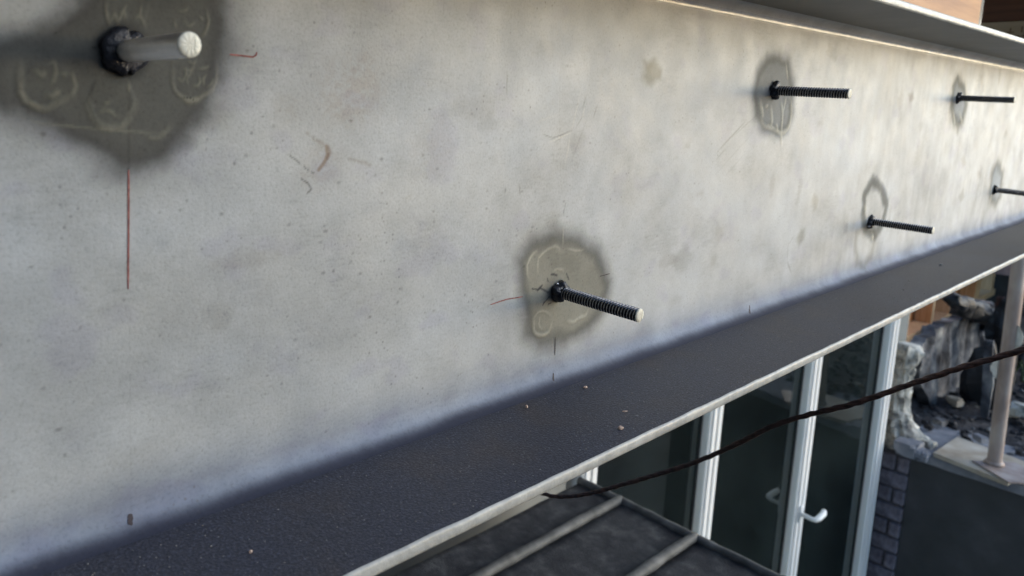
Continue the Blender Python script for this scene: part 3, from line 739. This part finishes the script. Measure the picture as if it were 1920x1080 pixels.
for (a, b) in zip(WD, WD[1:]):
    x0, x1 = a + .036, b - .036
    box('pane', (x0 + .004, .000, .12), (x1 - .004, .006, DH - .10), M['glass'], doors)
    box('pane', (x0 + .004, .022, .12), (x1 - .004, .026, DH - .10), M['glass'], doors)
    box('gasket', (x0, -.004, .11), (x0 + .008, .030, DH - .09), M['gasket'], doors)
    box('gasket', (x1 - .008, -.004, .11), (x1, .030, DH - .09), M['gasket'], doors)
    box('bottom_rail', (x0, -.028, 0), (x1, .040, .115), M['upvc'], doors, .004)
    box('top_rail', (x0, -.028, DH - .095), (x1, .040, DH), M['upvc'], doors, .004)
# lever handle on the second upright from the right
bm = bmesh.new(); add_box(bm, (-.011, -.007, -.035), (.011, 0, .035), .004, seg=2); hd = obj('handle', bm, M['upvc'], doors, loc=(WD[2] - .006, -.0355, 1.075))
bm = bmesh.new(); add_tube(bm, [(0, -.008, 0), (0, -.045, 0), (.005, -.054, .001), (.02, -.057, .004), (.058, -.055, .012), (.070, -.050, .018)], [.008, .008, .0095, .0105, .0105, .009], 12); obj('lever', bm, M['upvc'], hd, True)
# the dark room behind the glass
def in_doors(u, v, z): 
    p = Matrix.Rotation(DROT, 3, 'Z') @ Vector((u, v, 0)); return Vector((DO.x + p.x, DO.y + p.y, z))
rm = empty('dark_room', DO, (0, 0, DROT)); rm['kind'] = 'structure'
for n, a, b in (('floor', (-.2, .06, 0), (2.2, 3.6, .02)), ('back_wall', (-.2, 3.6, 0), (2.3, 3.7, 2.6)), ('side_wall', (2.12, .06, 0), (2.3, 3.6, 2.6)), ('side_wall', (-.3, .06, 0), (-.2, 3.7, 2.6)), ('ceiling', (-.3, .06, 2.5), (2.3, 3.7, 2.6))):
    box(n, a, b, M['room'], rm)
hw = empty('house_wall', DO, (0, 0, DROT)); tag(hw, 'grey rendered house wall around the white doors', 'wall')
tag(box('bearing_wall', (XL - .35, -1.9, GZ), (XL + .44, .60, ZB - FT - .001), M['panel']), 'charcoal rendered wall that carries the left end of the beam', 'wall')  # unseen wall added to cut light at the beam's left
tag(box('gable_wall', (XL - .35, -1.9, ZT + FT + .003), (XL + .44, .60, 1.4), M['panel']), 'charcoal wall standing over the left end of the beam', 'wall')  # unseen, added to block sky over the left end
tag(box('party_wall', (XL - .35, -1.9, ZB - FT), (XL + .44, -.10, ZT + FT + .002), M['panel']), 'charcoal wall left of the beam and in front of it', 'wall')  # unseen, added to shade the left of the web
box('wall_section', (-3.5, .0, 0), (.035, .05, 3.4), M['wall'], hw)
box('wall_section', (.036, .0, DH + .002), (2.03, .05, 3.4), M['wall'], hw)

hd_ = empty('site_hoarding', (.3, -1.55, GZ)); tag(hd_, 'charcoal board hoarding standing across from the beam, behind the viewer', 'hoarding')  # unseen boards added to block low sun on the left web
for k in range(5): box('hoarding_board', (-.61 + k * .302, -.02 + .004 * (k % 2), 0), (-.61 + k * .302 + .30, .0 + .004 * (k % 2), .62 - GZ), M['panel'], hd_, .002)

# ------------------------------------------------------------------ brick pier, charcoal wall and ledge
LX, LZ = 3.69, -1.457
pier = empty('brick_pier', (LX, .60, GZ)); tag(pier, 'narrow grey-violet brick pier between white door frame and dark wall', 'brick pier')
PY0, PY1 = .548, .645
box('mortar_core', (.012, PY0 - .60 + .004, 0), (.22, PY1 - .60 + .02, LZ - GZ - .03), M['mortar'], pier)
bh = .0655; nb_ = int((LZ - GZ - .03) / .0755)
bmesh_cache = {}
for r in range(nb_):
    z = .006 + r * .0755
    parts = [(PY0, PY1)] if r % 2 else [(PY0, PY0 + .040), (PY0 + .050, PY1)]
    for (y0, y1) in parts:
        key = (round(y1 - y0, 3), r % 3)
        if key not in bmesh_cache:
            bm = bmesh.new(); add_box(bm, (0, 0, 0), (.10, y1 - y0, bh), .006, seg=2)
            for v in bm.verts: v.co += Vector((mnoise.noise(v.co * 40 + Vector((r, 0, 0))) * .004, mnoise.noise(v.co * 40 + Vector((9, r, 0))) * .002, mnoise.noise(v.co * 40 + Vector((0, 0, r))) * .003))
            me = bpy.data.meshes.new('brick'); bm.to_mesh(me); bm.free(); me.materials.append(M['brick']); bmesh_cache[key] = me
        o = bpy.data.objects.new('brick', bmesh_cache[key]); COL.objects.link(o); o.parent = pier
        o.location = (random.uniform(-.004, .004), y0 - .60, z)
dw = empty('charcoal_wall', (LX, 0, GZ)); tag(dw, 'low charcoal rendered wall with a pale blue-grey ledge on top', 'wall')
box('rendered_face', (.014, -.5, 0), (.30, .546, LZ - GZ - .045), M['panel'], dw)
bm = bmesh.new()
add_box(bm, (-.004, -.5, LZ - GZ - .043), (.42, .60, LZ - GZ), .004)
bmesh.ops.subdivide_edges(bm, edges=[e for e in bm.edges if e.calc_length() > 1], cuts=30)
for v in bm.verts:
    if v.co.x < .01: v.co.x += .006 * mnoise.noise((0, v.co.y * 14, 1)) 
    v.co.z += .003 * mnoise.noise((v.co.y * 11, 0, v.co.x))
obj('ledge', bm, M['ledge'], dw)

# raised bed of sooty rubble behind the ledge
def bed():
    bm = bmesh.new(); nx, ny = 90, 110; g = []
    for i in range(nx + 1):
        row = []
        for j in range(ny + 1):
            x = LX + .30 + 3.6 * i / nx; y = -2.6 + 3.6 * j / ny
            z = LZ - .02 + .02 * sstep(0, .25, (x - LX - .30)) - .10 * sstep(.5, 2.0, x - LX) + .035 * mnoise.fractal((x * 5, y * 5, 0), 1, 2, 4) + .02 * mnoise.noise((x * 22, y * 22, 3))
            row.append(bm.verts.new((x, y, z)))
        g.append(row)
    for i in range(nx):
        for j in range(ny): bm.faces.new((g[i][j], g[i + 1][j], g[i + 1][j + 1], g[i][j + 1])).smooth = True
    return tag(obj('rubble_bed', bm, M['soot']), 'sooty dark rubble bed above the ledge', kind='structure')
bed()
def rubble():
    bm = bmesh.new(); r = random.Random(9); lay = []
    for k in range(900):
        x = LX + .28 + r.random() ** 1.3 * 1.9; y = r.uniform(-.9, .66); s = r.uniform(.006, .022)
        z = LZ + .035 * mnoise.fractal((x * 5, y * 5, 0), 1, 2, 4) + .0 * float(sstep(0, .25, x - LX - .3)) - .10 * float(sstep(.5, 2.0, x - LX)) + .002
        g = bmesh.ops.create_icosphere(bm, subdivisions=1, radius=s, matrix=Matrix.Translation((x, y, z)) @ Matrix.Rotation(r.uniform(0, 3), 4, (r.random(), r.random(), 1)) @ Matrix.Diagonal((r.uniform(.7, 1.5), 1, r.uniform(.4, .8), 1)))
        mi = 0 if r.random() < .72 else (1 if r.random() < .8 else 2)
        for v in g['verts']:
            v.co += Vector((r.uniform(-1, 1), r.uniform(-1, 1), r.uniform(-1, 1))) * s * .22
            for f in v.link_faces: f.material_index = mi
    return tag(obj('rubble', bm, [M['soot'], M['slab'], M['ply']]), 'small dark broken stones covering the bed above the ledge', 'rubble', kind='stuff')
rubble()
def chunk(p, s, m, label, seed, name='rubble_chunk'):
    bm = bmesh.new(); bmesh.ops.create_icosphere(bm, subdivisions=4, radius=1)
    for v in bm.verts:
        n = mnoise.noise(v.co * 1.1 + Vector((seed, 0, 0))); w_ = mnoise.cell(v.co * 2.6 + Vector((seed, 3, 0)))
        v.co *= 1 + .5 * n + .16 * w_ + .16 * mnoise.noise(v.co * 6)
        v.co = Vector((max(-.75, min(.75, v.co.x)) * s[0], max(-.75, min(.75, v.co.y)) * s[1], max(-.7, min(.7, v.co.z)) * s[2]))
    return tag(obj(name, bm, M[m], None, False, loc=p, rot=(0, 0, seed)), label, 'rubble chunk', 'loose chunks on the rubble bed')
def bedpt(px, py, dz=.03): p = on(px, py, 2, LZ + dz); return p
chunk(bedpt(1791, 752, .03), (.035, .035, .028), 'ply', 'orange brown lump of rubble lying behind the cable', 1.2)
chunk(bedpt(1893, 770, .04), (.05, .05, .035), 'ply', 'tan broken brick lying just right of the prop', 2.1)
chunk(bedpt(1915, 768, .06), (.035, .05, .04), 'plaster', 'white lump at the right edge beside the tan brick', 3.3)
chunk(bedpt(1762, 790), (.03, .03, .022), 'slab', 'grey stone between torn grey wall and board', 4.4)
chunk(bedpt(1838, 822), (.022, .03, .02), 'ledge', 'pale grey stone against the far side of the board', 5.7)
chunk(on(1704, 838, 2, LZ + .02), (.07, .05, .04), 'ledge', 'crumbled pale plaster heap at the foot of the broken column', 6.2)
chunk(on(1722, 850, 2, LZ + .01), (.045, .045, .028), 'ledge', 'low blue-grey lump of mortar at the corner of the ledge', 7.9)
chunk(on(1738, 832, 2, LZ + .01), (.030, .04, .025), 'plaster', 'small pale lump of mortar right of the plaster heap', 9.1)

# broken plaster column at the corner
def column():
    bm = bmesh.new(); rings = []; n = 32
    prof = [(LZ - .03, .085), (LZ + .02, .080), (LZ + .06, .058), (LZ + .11, .040), (LZ + .18, .034), (LZ + .26, .036), (LZ + .32, .036), (LZ + .37, .045), (LZ + .41, .055), (LZ + .43, .035)]
    zz = np.linspace(prof[0][0], prof[-1][0], 60)
    for z in zz:
        r = float(np.interp(z, [p[0] for p in prof], [p[1] for p in prof])); t = (z - LZ) / .43
        c = Vector((3.79 + .0 * t, .604 + .018 * math.sin(t * 4) + .035 * t, z)); ring = []
        for k in range(n):
            a = 2 * math.pi * k / n; q = Vector((math.cos(a), math.sin(a), 0))
            ring.append(bm.verts.new(c + q * r * (1 + .30 * mnoise.noise(Vector((q.x * 1.3, q.y * 1.3, z * 14))) + .16 * mnoise.noise(Vector((q.x * 5, q.y * 5, z * 45))) + .18 * mnoise.cell(Vector((q.x * 3, q.y * 3, z * 30))))))
        rings.append(ring)
    for a, b in zip(rings, rings[1:]):
        for k in range(n): bm.faces.new((a[k], a[(k + 1) % n], b[(k + 1) % n], b[k]))
    bm.faces.new(rings[-1]); bm.faces.new(rings[0][::-1])
    return tag(obj('plaster_column', bm, M['plaster']), 'broken pale plaster column standing at the corner right of the doors', 'column')
column()

# torn grey wall slab and dark hanging things behind the ledge (plane facing the camera side)
def torn(px, yplane, thick, mat, name, label, cat, wav, seed, axis=1):
    """a thick uneven sheet with the photographed outline, standing at its own depth"""
    P = [on(x, y, axis, yplane) for x, y in px]
    lo = Vector((min(p.x for p in P), 0, min(p.z for p in P))); hi = Vector((max(p.x for p in P), 0, max(p.z for p in P)))
    bm = bmesh.new(); vs = [bm.verts.new(p) for p in P]; f = bm.faces.new(vs)
    bmesh.ops.triangulate(bm, faces=[f])
    for _ in range(5):
        es = [e for e in bm.edges if e.calc_length() > .05]
        if not es: break
        bmesh.ops.subdivide_edges(bm, edges=es, cuts=1); bmesh.ops.triangulate(bm, faces=bm.faces)
    for v in bm.verts:
        edge = v.is_boundary
        v.co[axis] += wav * (mnoise.noise((v.co[1 - axis] * 7, seed, v.co.z * 3)) + .5 * mnoise.noise((v.co[1 - axis] * 22, seed, v.co.z * 9)))
        if edge: v.co += Vector((mnoise.noise(v.co * 30) * .018, 0, mnoise.noise(v.co * 30 + Vector((5, 5, 5))) * .018))
    g = bmesh.ops.extrude_face_region(bm, geom=list(bm.faces))
    for v in g['geom']:
        if isinstance(v, bmesh.types.BMVert): v.co[axis] += thick
    bmesh.ops.recalc_face_normals(bm, faces=bm.faces)
    return tag(obj(name, bm, M[mat], None, False), label, cat)
torn([(1718, 648), (1735, 640), (1755, 622), (1790, 604), (1820, 588), (1838, 596), (1848, 640), (1842, 700), (1838, 760), (1826, 800), (1790, 815), (1752, 812), (1742, 770), (1734, 742), (1728, 712), (1722, 680)], .66, .05, 'slab', 'wall_slab', 'torn grey sooty wall slab with slanting top edge behind the cable', 'wall', .035, 2.0)
torn([(1706, 660), (1722, 660), (1730, 720), (1738, 760), (1746, 820), (1728, 838), (1712, 810), (1708, 740)], .74, .03, 'membrane', 'black_sheet', 'black plastic sheet in the gap beside the plaster column', 'sheet', .02, 5.0)  # black sheet put where the gap is only in shade
torn([(1800, 700), (1826, 655), (1862, 640), (1878, 690), (1880, 740), (1868, 785), (1850, 798), (1812, 790), (1796, 745)], 4.55, .03, 'membrane', 'black_membrane', 'black crumpled membrane standing in the rubble just left of the prop', 'sheet', .05, 8.0, 0)
torn([(1846, 612), (1880, 560), (1908, 540), (1912, 640), (1900, 720), (1884, 780), (1870, 700), (1850, 690)], 4.9, .03, 'membrane', 'black_membrane', 'upper black membrane hanging behind the prop under the beam', 'sheet', .06, 14.0, 0)  # dark sheet giving the recess under the beam its shade
torn([(1846, 640), (1862, 640), (1862, 720), (1852, 786), (1838, 780), (1842, 720)], 4.38, .02, 'slab', 'leaning_board', 'narrow dusty board leaning between torn slab and prop', 'board', .01, 11.0, 0)
# thick dark lagging lying over the slab
bm = bmesh.new(); pp = [on(x, y, 1, .60) for x, y in ((1786, 560), (1800, 572), (1818, 578), (1838, 584), (1856, 596), (1868, 620), (1874, 650), (1872, 700))]
q = []
for a, b in zip(pp, pp[1:]):
    for k in range(6): q.append(a.lerp(b, k / 6))
add_tube(bm, q, [.038 * (1 + .6 * mnoise.noise(p * 12)) for p in q], 14)
for v in bm.verts: v.co += v.normal * .0 + Vector((mnoise.noise(v.co * 22), mnoise.noise(v.co * 22 + Vector((3, 0, 0))), mnoise.noise(v.co * 22 + Vector((0, 7, 0))))) * .03
tag(obj('lagging_roll', bm, M['membrane'], None, True), 'crumpled dark roll draped over the top of the torn slab', 'membrane roll')

# timber framed wall farther back
fr = empty('timber_frame', (5.9, 1.0, LZ)); tag(fr, 'orange timber stud frame with brown sheathing glimpsed below the beam', 'timber frame')
def fbox(n, a, b, m): 
    o = box(n, a, b, M[m], fr, .002); o.matrix_parent_inverse = fr.matrix_basis.inverted(); return o
fbox('sole_plate', (4.6, .985, -1.415), (7.4, 1.08, -1.365), 'timber_z')
for i, x in enumerate((5.12, 5.22, 5.74, 6.16, 6.80, 7.30)):
    w = .05 if i != 4 else .13
    fbox('stud', (x, .99, -1.364), (x + w, 1.08, .20), 'timber_z')
fbox('sheathing', (4.6, 1.085, -1.5), (6.98, 1.10, .3), 'sheath')
box_ = box('back_wall', (7.42, -1.6, GZ), (7.6, 3.0, -.70), M['panel']); tag(box_, 'dark boundary wall closing the view behind the rubble', 'wall')
box_ = box('support_wall', (4.6, .96, GZ), (7.4, 1.2, -1.52), M['panel']); tag(box_, 'dark low wall carrying the timber frame', 'wall')
# grey-blue lintel slab seen between frame and prop
tag(box('concrete_lintel', (6.2, .30, -1.05), (7.2, .95, -.93), M['ledge']), 'blue-grey concrete slab just under the beam beside the prop', 'lintel')
for k, (x, y, z, s) in enumerate(((5.6, .75, -1.06, .10), (6.0, .62, -1.12, .12), (6.1, .70, -1.28, .10))):
    chunk(Vector((x, y, z - .25)), (s * 1.4, s, s * 2.4), ('slab', 'soot', 'slab')[k], ('grey broken block leaning beside the frame post', 'sooty block heaped behind the prop', 'dusty grey block low behind the hanging membrane')[k], 12.3 + k)
# leaves right of the prop
def shrub():
    bm = bmesh.new(); r = random.Random(4); c = on(1906, 735, 0, 5.6)
    for k in range(260):
        p = c + Vector((r.gauss(0, .10), r.gauss(0, .09), r.gauss(0, .10))); s = r.uniform(.012, .028)
        a = Vector((r.uniform(-1, 1), r.uniform(-1, 1), r.uniform(-.6, .6))).normalized(); b = a.cross(Vector((r.random(), r.random(), r.random()))).normalized()
        v = [bm.verts.new(p + a * s), bm.verts.new(p + b * s * .45), bm.verts.new(p - a * s), bm.verts.new(p - b * s * .45)]; bm.faces.new(v)
    g = empty('small_shrub', (c.x, c.y, LZ)); tag(g, 'small green weed growing behind the steel prop', 'plant')
    o = obj('foliage', bm, M['leaf'], g); o.matrix_parent_inverse = g.matrix_basis.inverted(); o['kind'] = 'stuff'
    bm = bmesh.new()
    for k in range(5): add_tube(bm, [(c.x, c.y, LZ), (c.x + r.uniform(-.05, .05), c.y + r.uniform(-.05, .05), (LZ + c.z) / 2), (c.x + r.uniform(-.1, .1), c.y + r.uniform(-.1, .1), c.z)], [.005, .004, .002], 6)
    o = obj('stem', bm, M['leaf'], g); o.matrix_parent_inverse = g.matrix_basis.inverted()
shrub()

# ------------------------------------------------------------------ board, steel prop
A = on(1750, 848, 2, LZ + .02); B = on(1795, 818, 2, LZ + .02); D = on(1891, 904, 2, LZ + .02); Cc = D + (B - A)
bm = bmesh.new(); poly_prism(bm, [A, B, Cc, D], (0, 0, -.019))
bmesh.ops.bevel(bm, geom=list(bm.edges), offset=.002, segments=1, affect='EDGES')
tag(obj('plywood_board', bm, M['ply']), 'muddy plywood board under the foot of the steel prop', 'board')
pz = LZ + .0205
base = on(1864, 868, 2, pz + .01); top = on(1912, 490, 0, base.x - .065)
ax = (top - base).normalized()
prop = empty('steel_prop', base); tag(prop, 'weathered tubular steel prop standing on a square plate and board', 'steel prop')
ux = (D - A).normalized(); uy = (B - A).normalized()
c0 = on(1891, 904, 2, pz + .006); c1 = on(1823, 863, 2, pz + .006); sdl = (c1 - c0).length; u1 = (c1 - c0).normalized(); u2 = Vector((-u1.y, u1.x, 0))
if u2.dot(Vector((1, 0, 0))) < 0: u2 = -u2
c0 = c0 + (u1 + u2) * .002
bm = bmesh.new(); poly_prism(bm, [c0, c1, c1 + u2 * sdl, c0 + u2 * sdl], (0, 0, -.006))
o = obj('base_plate', bm, M['prop'], prop); o.matrix_parent_inverse = prop.matrix_basis.inverted()
def ppart(n, pts, r, m, seg=20):
    bm = bmesh.new(); add_tube(bm, pts, r, seg); o = obj(n, bm, M[m], prop, True); o.matrix_parent_inverse = prop.matrix_basis.inverted(); return o
ppart('outer_tube', [base + ax * (.0 + t) for t in (0, .004, .3, .6, .95, 1.2)], .0235, 'prop')
ppart('weld_ring', [base - ax * .002, base + ax * .012], [.034, .027], 'prop')
ppart('thread_collar', [base + ax * 1.18, base + ax * 1.20, base + ax * 1.26, base + ax * 1.28], [.028, .038, .038, .028], 'prop')
ppart('inner_tube', [base + ax * 1.25, base + ax * 2.0], .021, 'prop')
# torn tape fluttering from the tube
for n_, t0, dy, m in ((0, .36, .045, 'plaster'), (1, .50, -.04, 'plaster')):
    bm = bmesh.new(); prev = None
    for k in range(9):
        p = base + ax * (t0 + .012 * k); w = .022 * math.sin(math.pi * (k + .5) / 9) * (1 + .4 * mnoise.noise((k * 1.3, n_, 0)))
        a = bm.verts.new(p + Vector((-.012, dy * .5, 0))); b = bm.verts.new(p + Vector((-.015, dy * .5 + math.copysign(w, dy), .003 * (-1) ** k)))
        if prev: bm.faces.new((prev[0], a, b, prev[1]))
        prev = (a, b)
    g = bmesh.ops.extrude_face_region(bm, geom=list(bm.faces))
    for v in g['geom']:
        if isinstance(v, bmesh.types.BMVert): v.co.x += .003
    bmesh.ops.recalc_face_normals(bm, faces=bm.faces)
    o = obj('torn_tape', bm, M[m], prop); o.matrix_parent_inverse = prop.matrix_basis.inverted()

# ------------------------------------------------------------------ low felt covered roof with raised rolls
S = 1.08                       # its distance
RZ = CAM_LOC.z - .923 * S
def rp(px, py, dz=0): return on(px, py, 2, RZ + dz)
e0 = rp(1088, 903); e1 = rp(1160, 940); e2 = rp(1300, 1010)
EX = (e0.x + e1.x + e2.x) / 3
roof = empty('felt_roof', (EX - 1, .2, GZ)); tag(roof, 'low flat roof of black felt with raised grey rolls, below the beam', 'flat roof')
def rpart(o): o.parent = roof; o.matrix_parent_inverse = roof.matrix_basis.inverted(); return o
YB = e1.y + (e1.y - e2.y) * .62
rolls = [e1.y, e2.y]; stp = e1.y - e2.y
while rolls[-1] > -1.3: rolls.append(rolls[-1] - stp)
edges_y = [YB] + rolls + [rolls[-1] - stp]
for i, (ya, yb) in enumerate(zip(edges_y, edges_y[1:])):
    bm = bmesh.new(); nx, ny = 60, 7; g = []
    for a in range(nx + 1):
        row = []
        for b in range(ny + 1):
            x = EX - 2.4 * (1 - (a / nx)) ** 1.3; y = ya - .003 + (yb - ya + .006) * b / ny
            z = RZ - .004 + .003 * mnoise.fractal((x * 6, y * 6, i), 1, 2, 3)
            if a == nx: z += .006
            row.append(bm.verts.new((x, y, z)))
        g.append(row)
    for a in range(nx):
        for b in range(ny): bm.faces.new((g[a][b], g[a + 1][b], g[a + 1][b + 1], g[a][b + 1])).smooth = True
    gg = bmesh.ops.extrude_face_region(bm, geom=list(bm.faces))
    for v in gg['geom']:
        if isinstance(v, bmesh.types.BMVert): v.co.z -= .012
    bmesh.ops.recalc_face_normals(bm, faces=bm.faces)
    rpart(obj('felt_sheet', bm, M['felt']))
for y in rolls:
    bm = bmesh.new(); pts = []; rad = []
    for k in range(90):
        x = EX + .010 - 2.4 * (k / 89) ** 1.3
        pts.append(Vector((x, y + .003 * mnoise.noise((x * 5, y, 0)), RZ + .004 + .002 * mnoise.noise((x * 8, y, 2)) - (.010 if k == 0 else 0)))); rad.append(.0112 * (1 + .13 * mnoise.noise((x * 26, y, 5))) * (.55 if k == 0 else 1))
    add_tube(bm, pts, rad, 14); rpart(obj('roll', bm, M['roll'], None, True))
bm = bmesh.new(); pts = []; rad = []
for k in range(120):
    y = YB + (edges_y[-1] - YB) * k / 119; pts.append(Vector((EX + .004 + .003 * mnoise.noise((y * 9, 0, 0)), y, RZ + .001 + .002 * mnoise.noise((y * 14, 3, 0))))); rad.append(.0105 * (1 + .18 * mnoise.noise((y * 30, 1, 5))))
add_tube(bm, pts, rad, 12); rpart(obj('edge_roll', bm, M['roll'], None, True))
rpart(box('fascia', (EX - .02, edges_y[-1], RZ - .16), (EX - .003, YB, RZ - .008), M['felt']))
rpart(box('side_wall', (EX - .16, edges_y[-1] + .05, GZ), (EX - .06, YB - .05, RZ - .02), M['wall']))
rpart(box('back_wall', (EX - 2.4, YB - .09, GZ), (EX - .162, YB - .01, RZ - .02), M['wall']))

# ------------------------------------------------------------------ floor timbers above the beam
TZ = ZT + FT
tr = box('rim_board', (.30, -.030, TZ + .001), (1.105, .016, TZ + .20), M['timber'], None, .0015)
tag(tr, 'orange sawn board lying along the top of the beam', 'timber board')
G2 = 'floor joists over the beam'
jl = ['dark brown stained joist crossing above the beam at the upper right corner', 'dark joist next beyond the corner joist over the beam', 'third dark joist over the far part of the beam', 'fourth dark joist over the far end of the beam']
for i in range(4):
    x = 1.50 + .40 * i
    tag(box('floor_joist', (x, -.16, .137), (x + .05, .30, .335), M['brown'], None, .0015), jl[i], 'joist', G2)
pb = ['pale stamped batten under the joist at the upper right corner', 'pale batten under the second joist', 'pale batten under the third joist', 'pale batten under the fourth joist']
for i in range(4):
    x = 1.493 + .40 * i
    e = empty('packing_batten', (x, -.1, TZ)); tag(e, pb[i], 'batten', 'battens between joists and beam')
    o = box('batten', (x, -.078, TZ + .001), (x + .045, .25, .1365), M['batten'], e, .0012); o.matrix_parent_inverse = e.matrix_basis.inverted()
    if i == 0:      # brown stencilled marks
        mm_ = simple('brown_stamp_ink', [(.3, (.20, .09, .03)), (.7, (.34, .17, .07))], 300, .7, 0)
        rs = random.Random(2)
        for k in range(9):
            y0 = rs.uniform(-.014, .012); z0 = rs.uniform(.106, .120); w_ = rs.choice((.0016, .007)); h_ = .0016 if w_ > .003 else rs.uniform(.006, .012)
            o = box('stamp_mark', (x - .0004 - .00003 * k, y0, z0), (x - .00001, y0 + w_, z0 + h_), mm_, e); o.matrix_parent_inverse = e.matrix_basis.inverted()
for i, (x0, x1) in enumerate(((1.115, 1.145), )):
    tag(box('steel_hanger', (x0, -.024, TZ + .001), (x1, .02, TZ + .17), M['black_steel'], None, .001), 'dark steel hanger at the end of the orange board', 'hanger')  # dark strip put where the gap past the board is only shade
deck = empty('floor_deck', (1.5, -1, .336)); tag(deck, 'timber floor boards above the beam, seen only from below', 'floor deck')
for k in range(30):
    y1 = .30 - k * .145
    if y1 < -.16: break
    o = box('floor_board', (1.15, y1 - .142, .3365), (3.4, y1, .356), M['timber'], deck, .0015); o.matrix_parent_inverse = deck.matrix_basis.inverted()
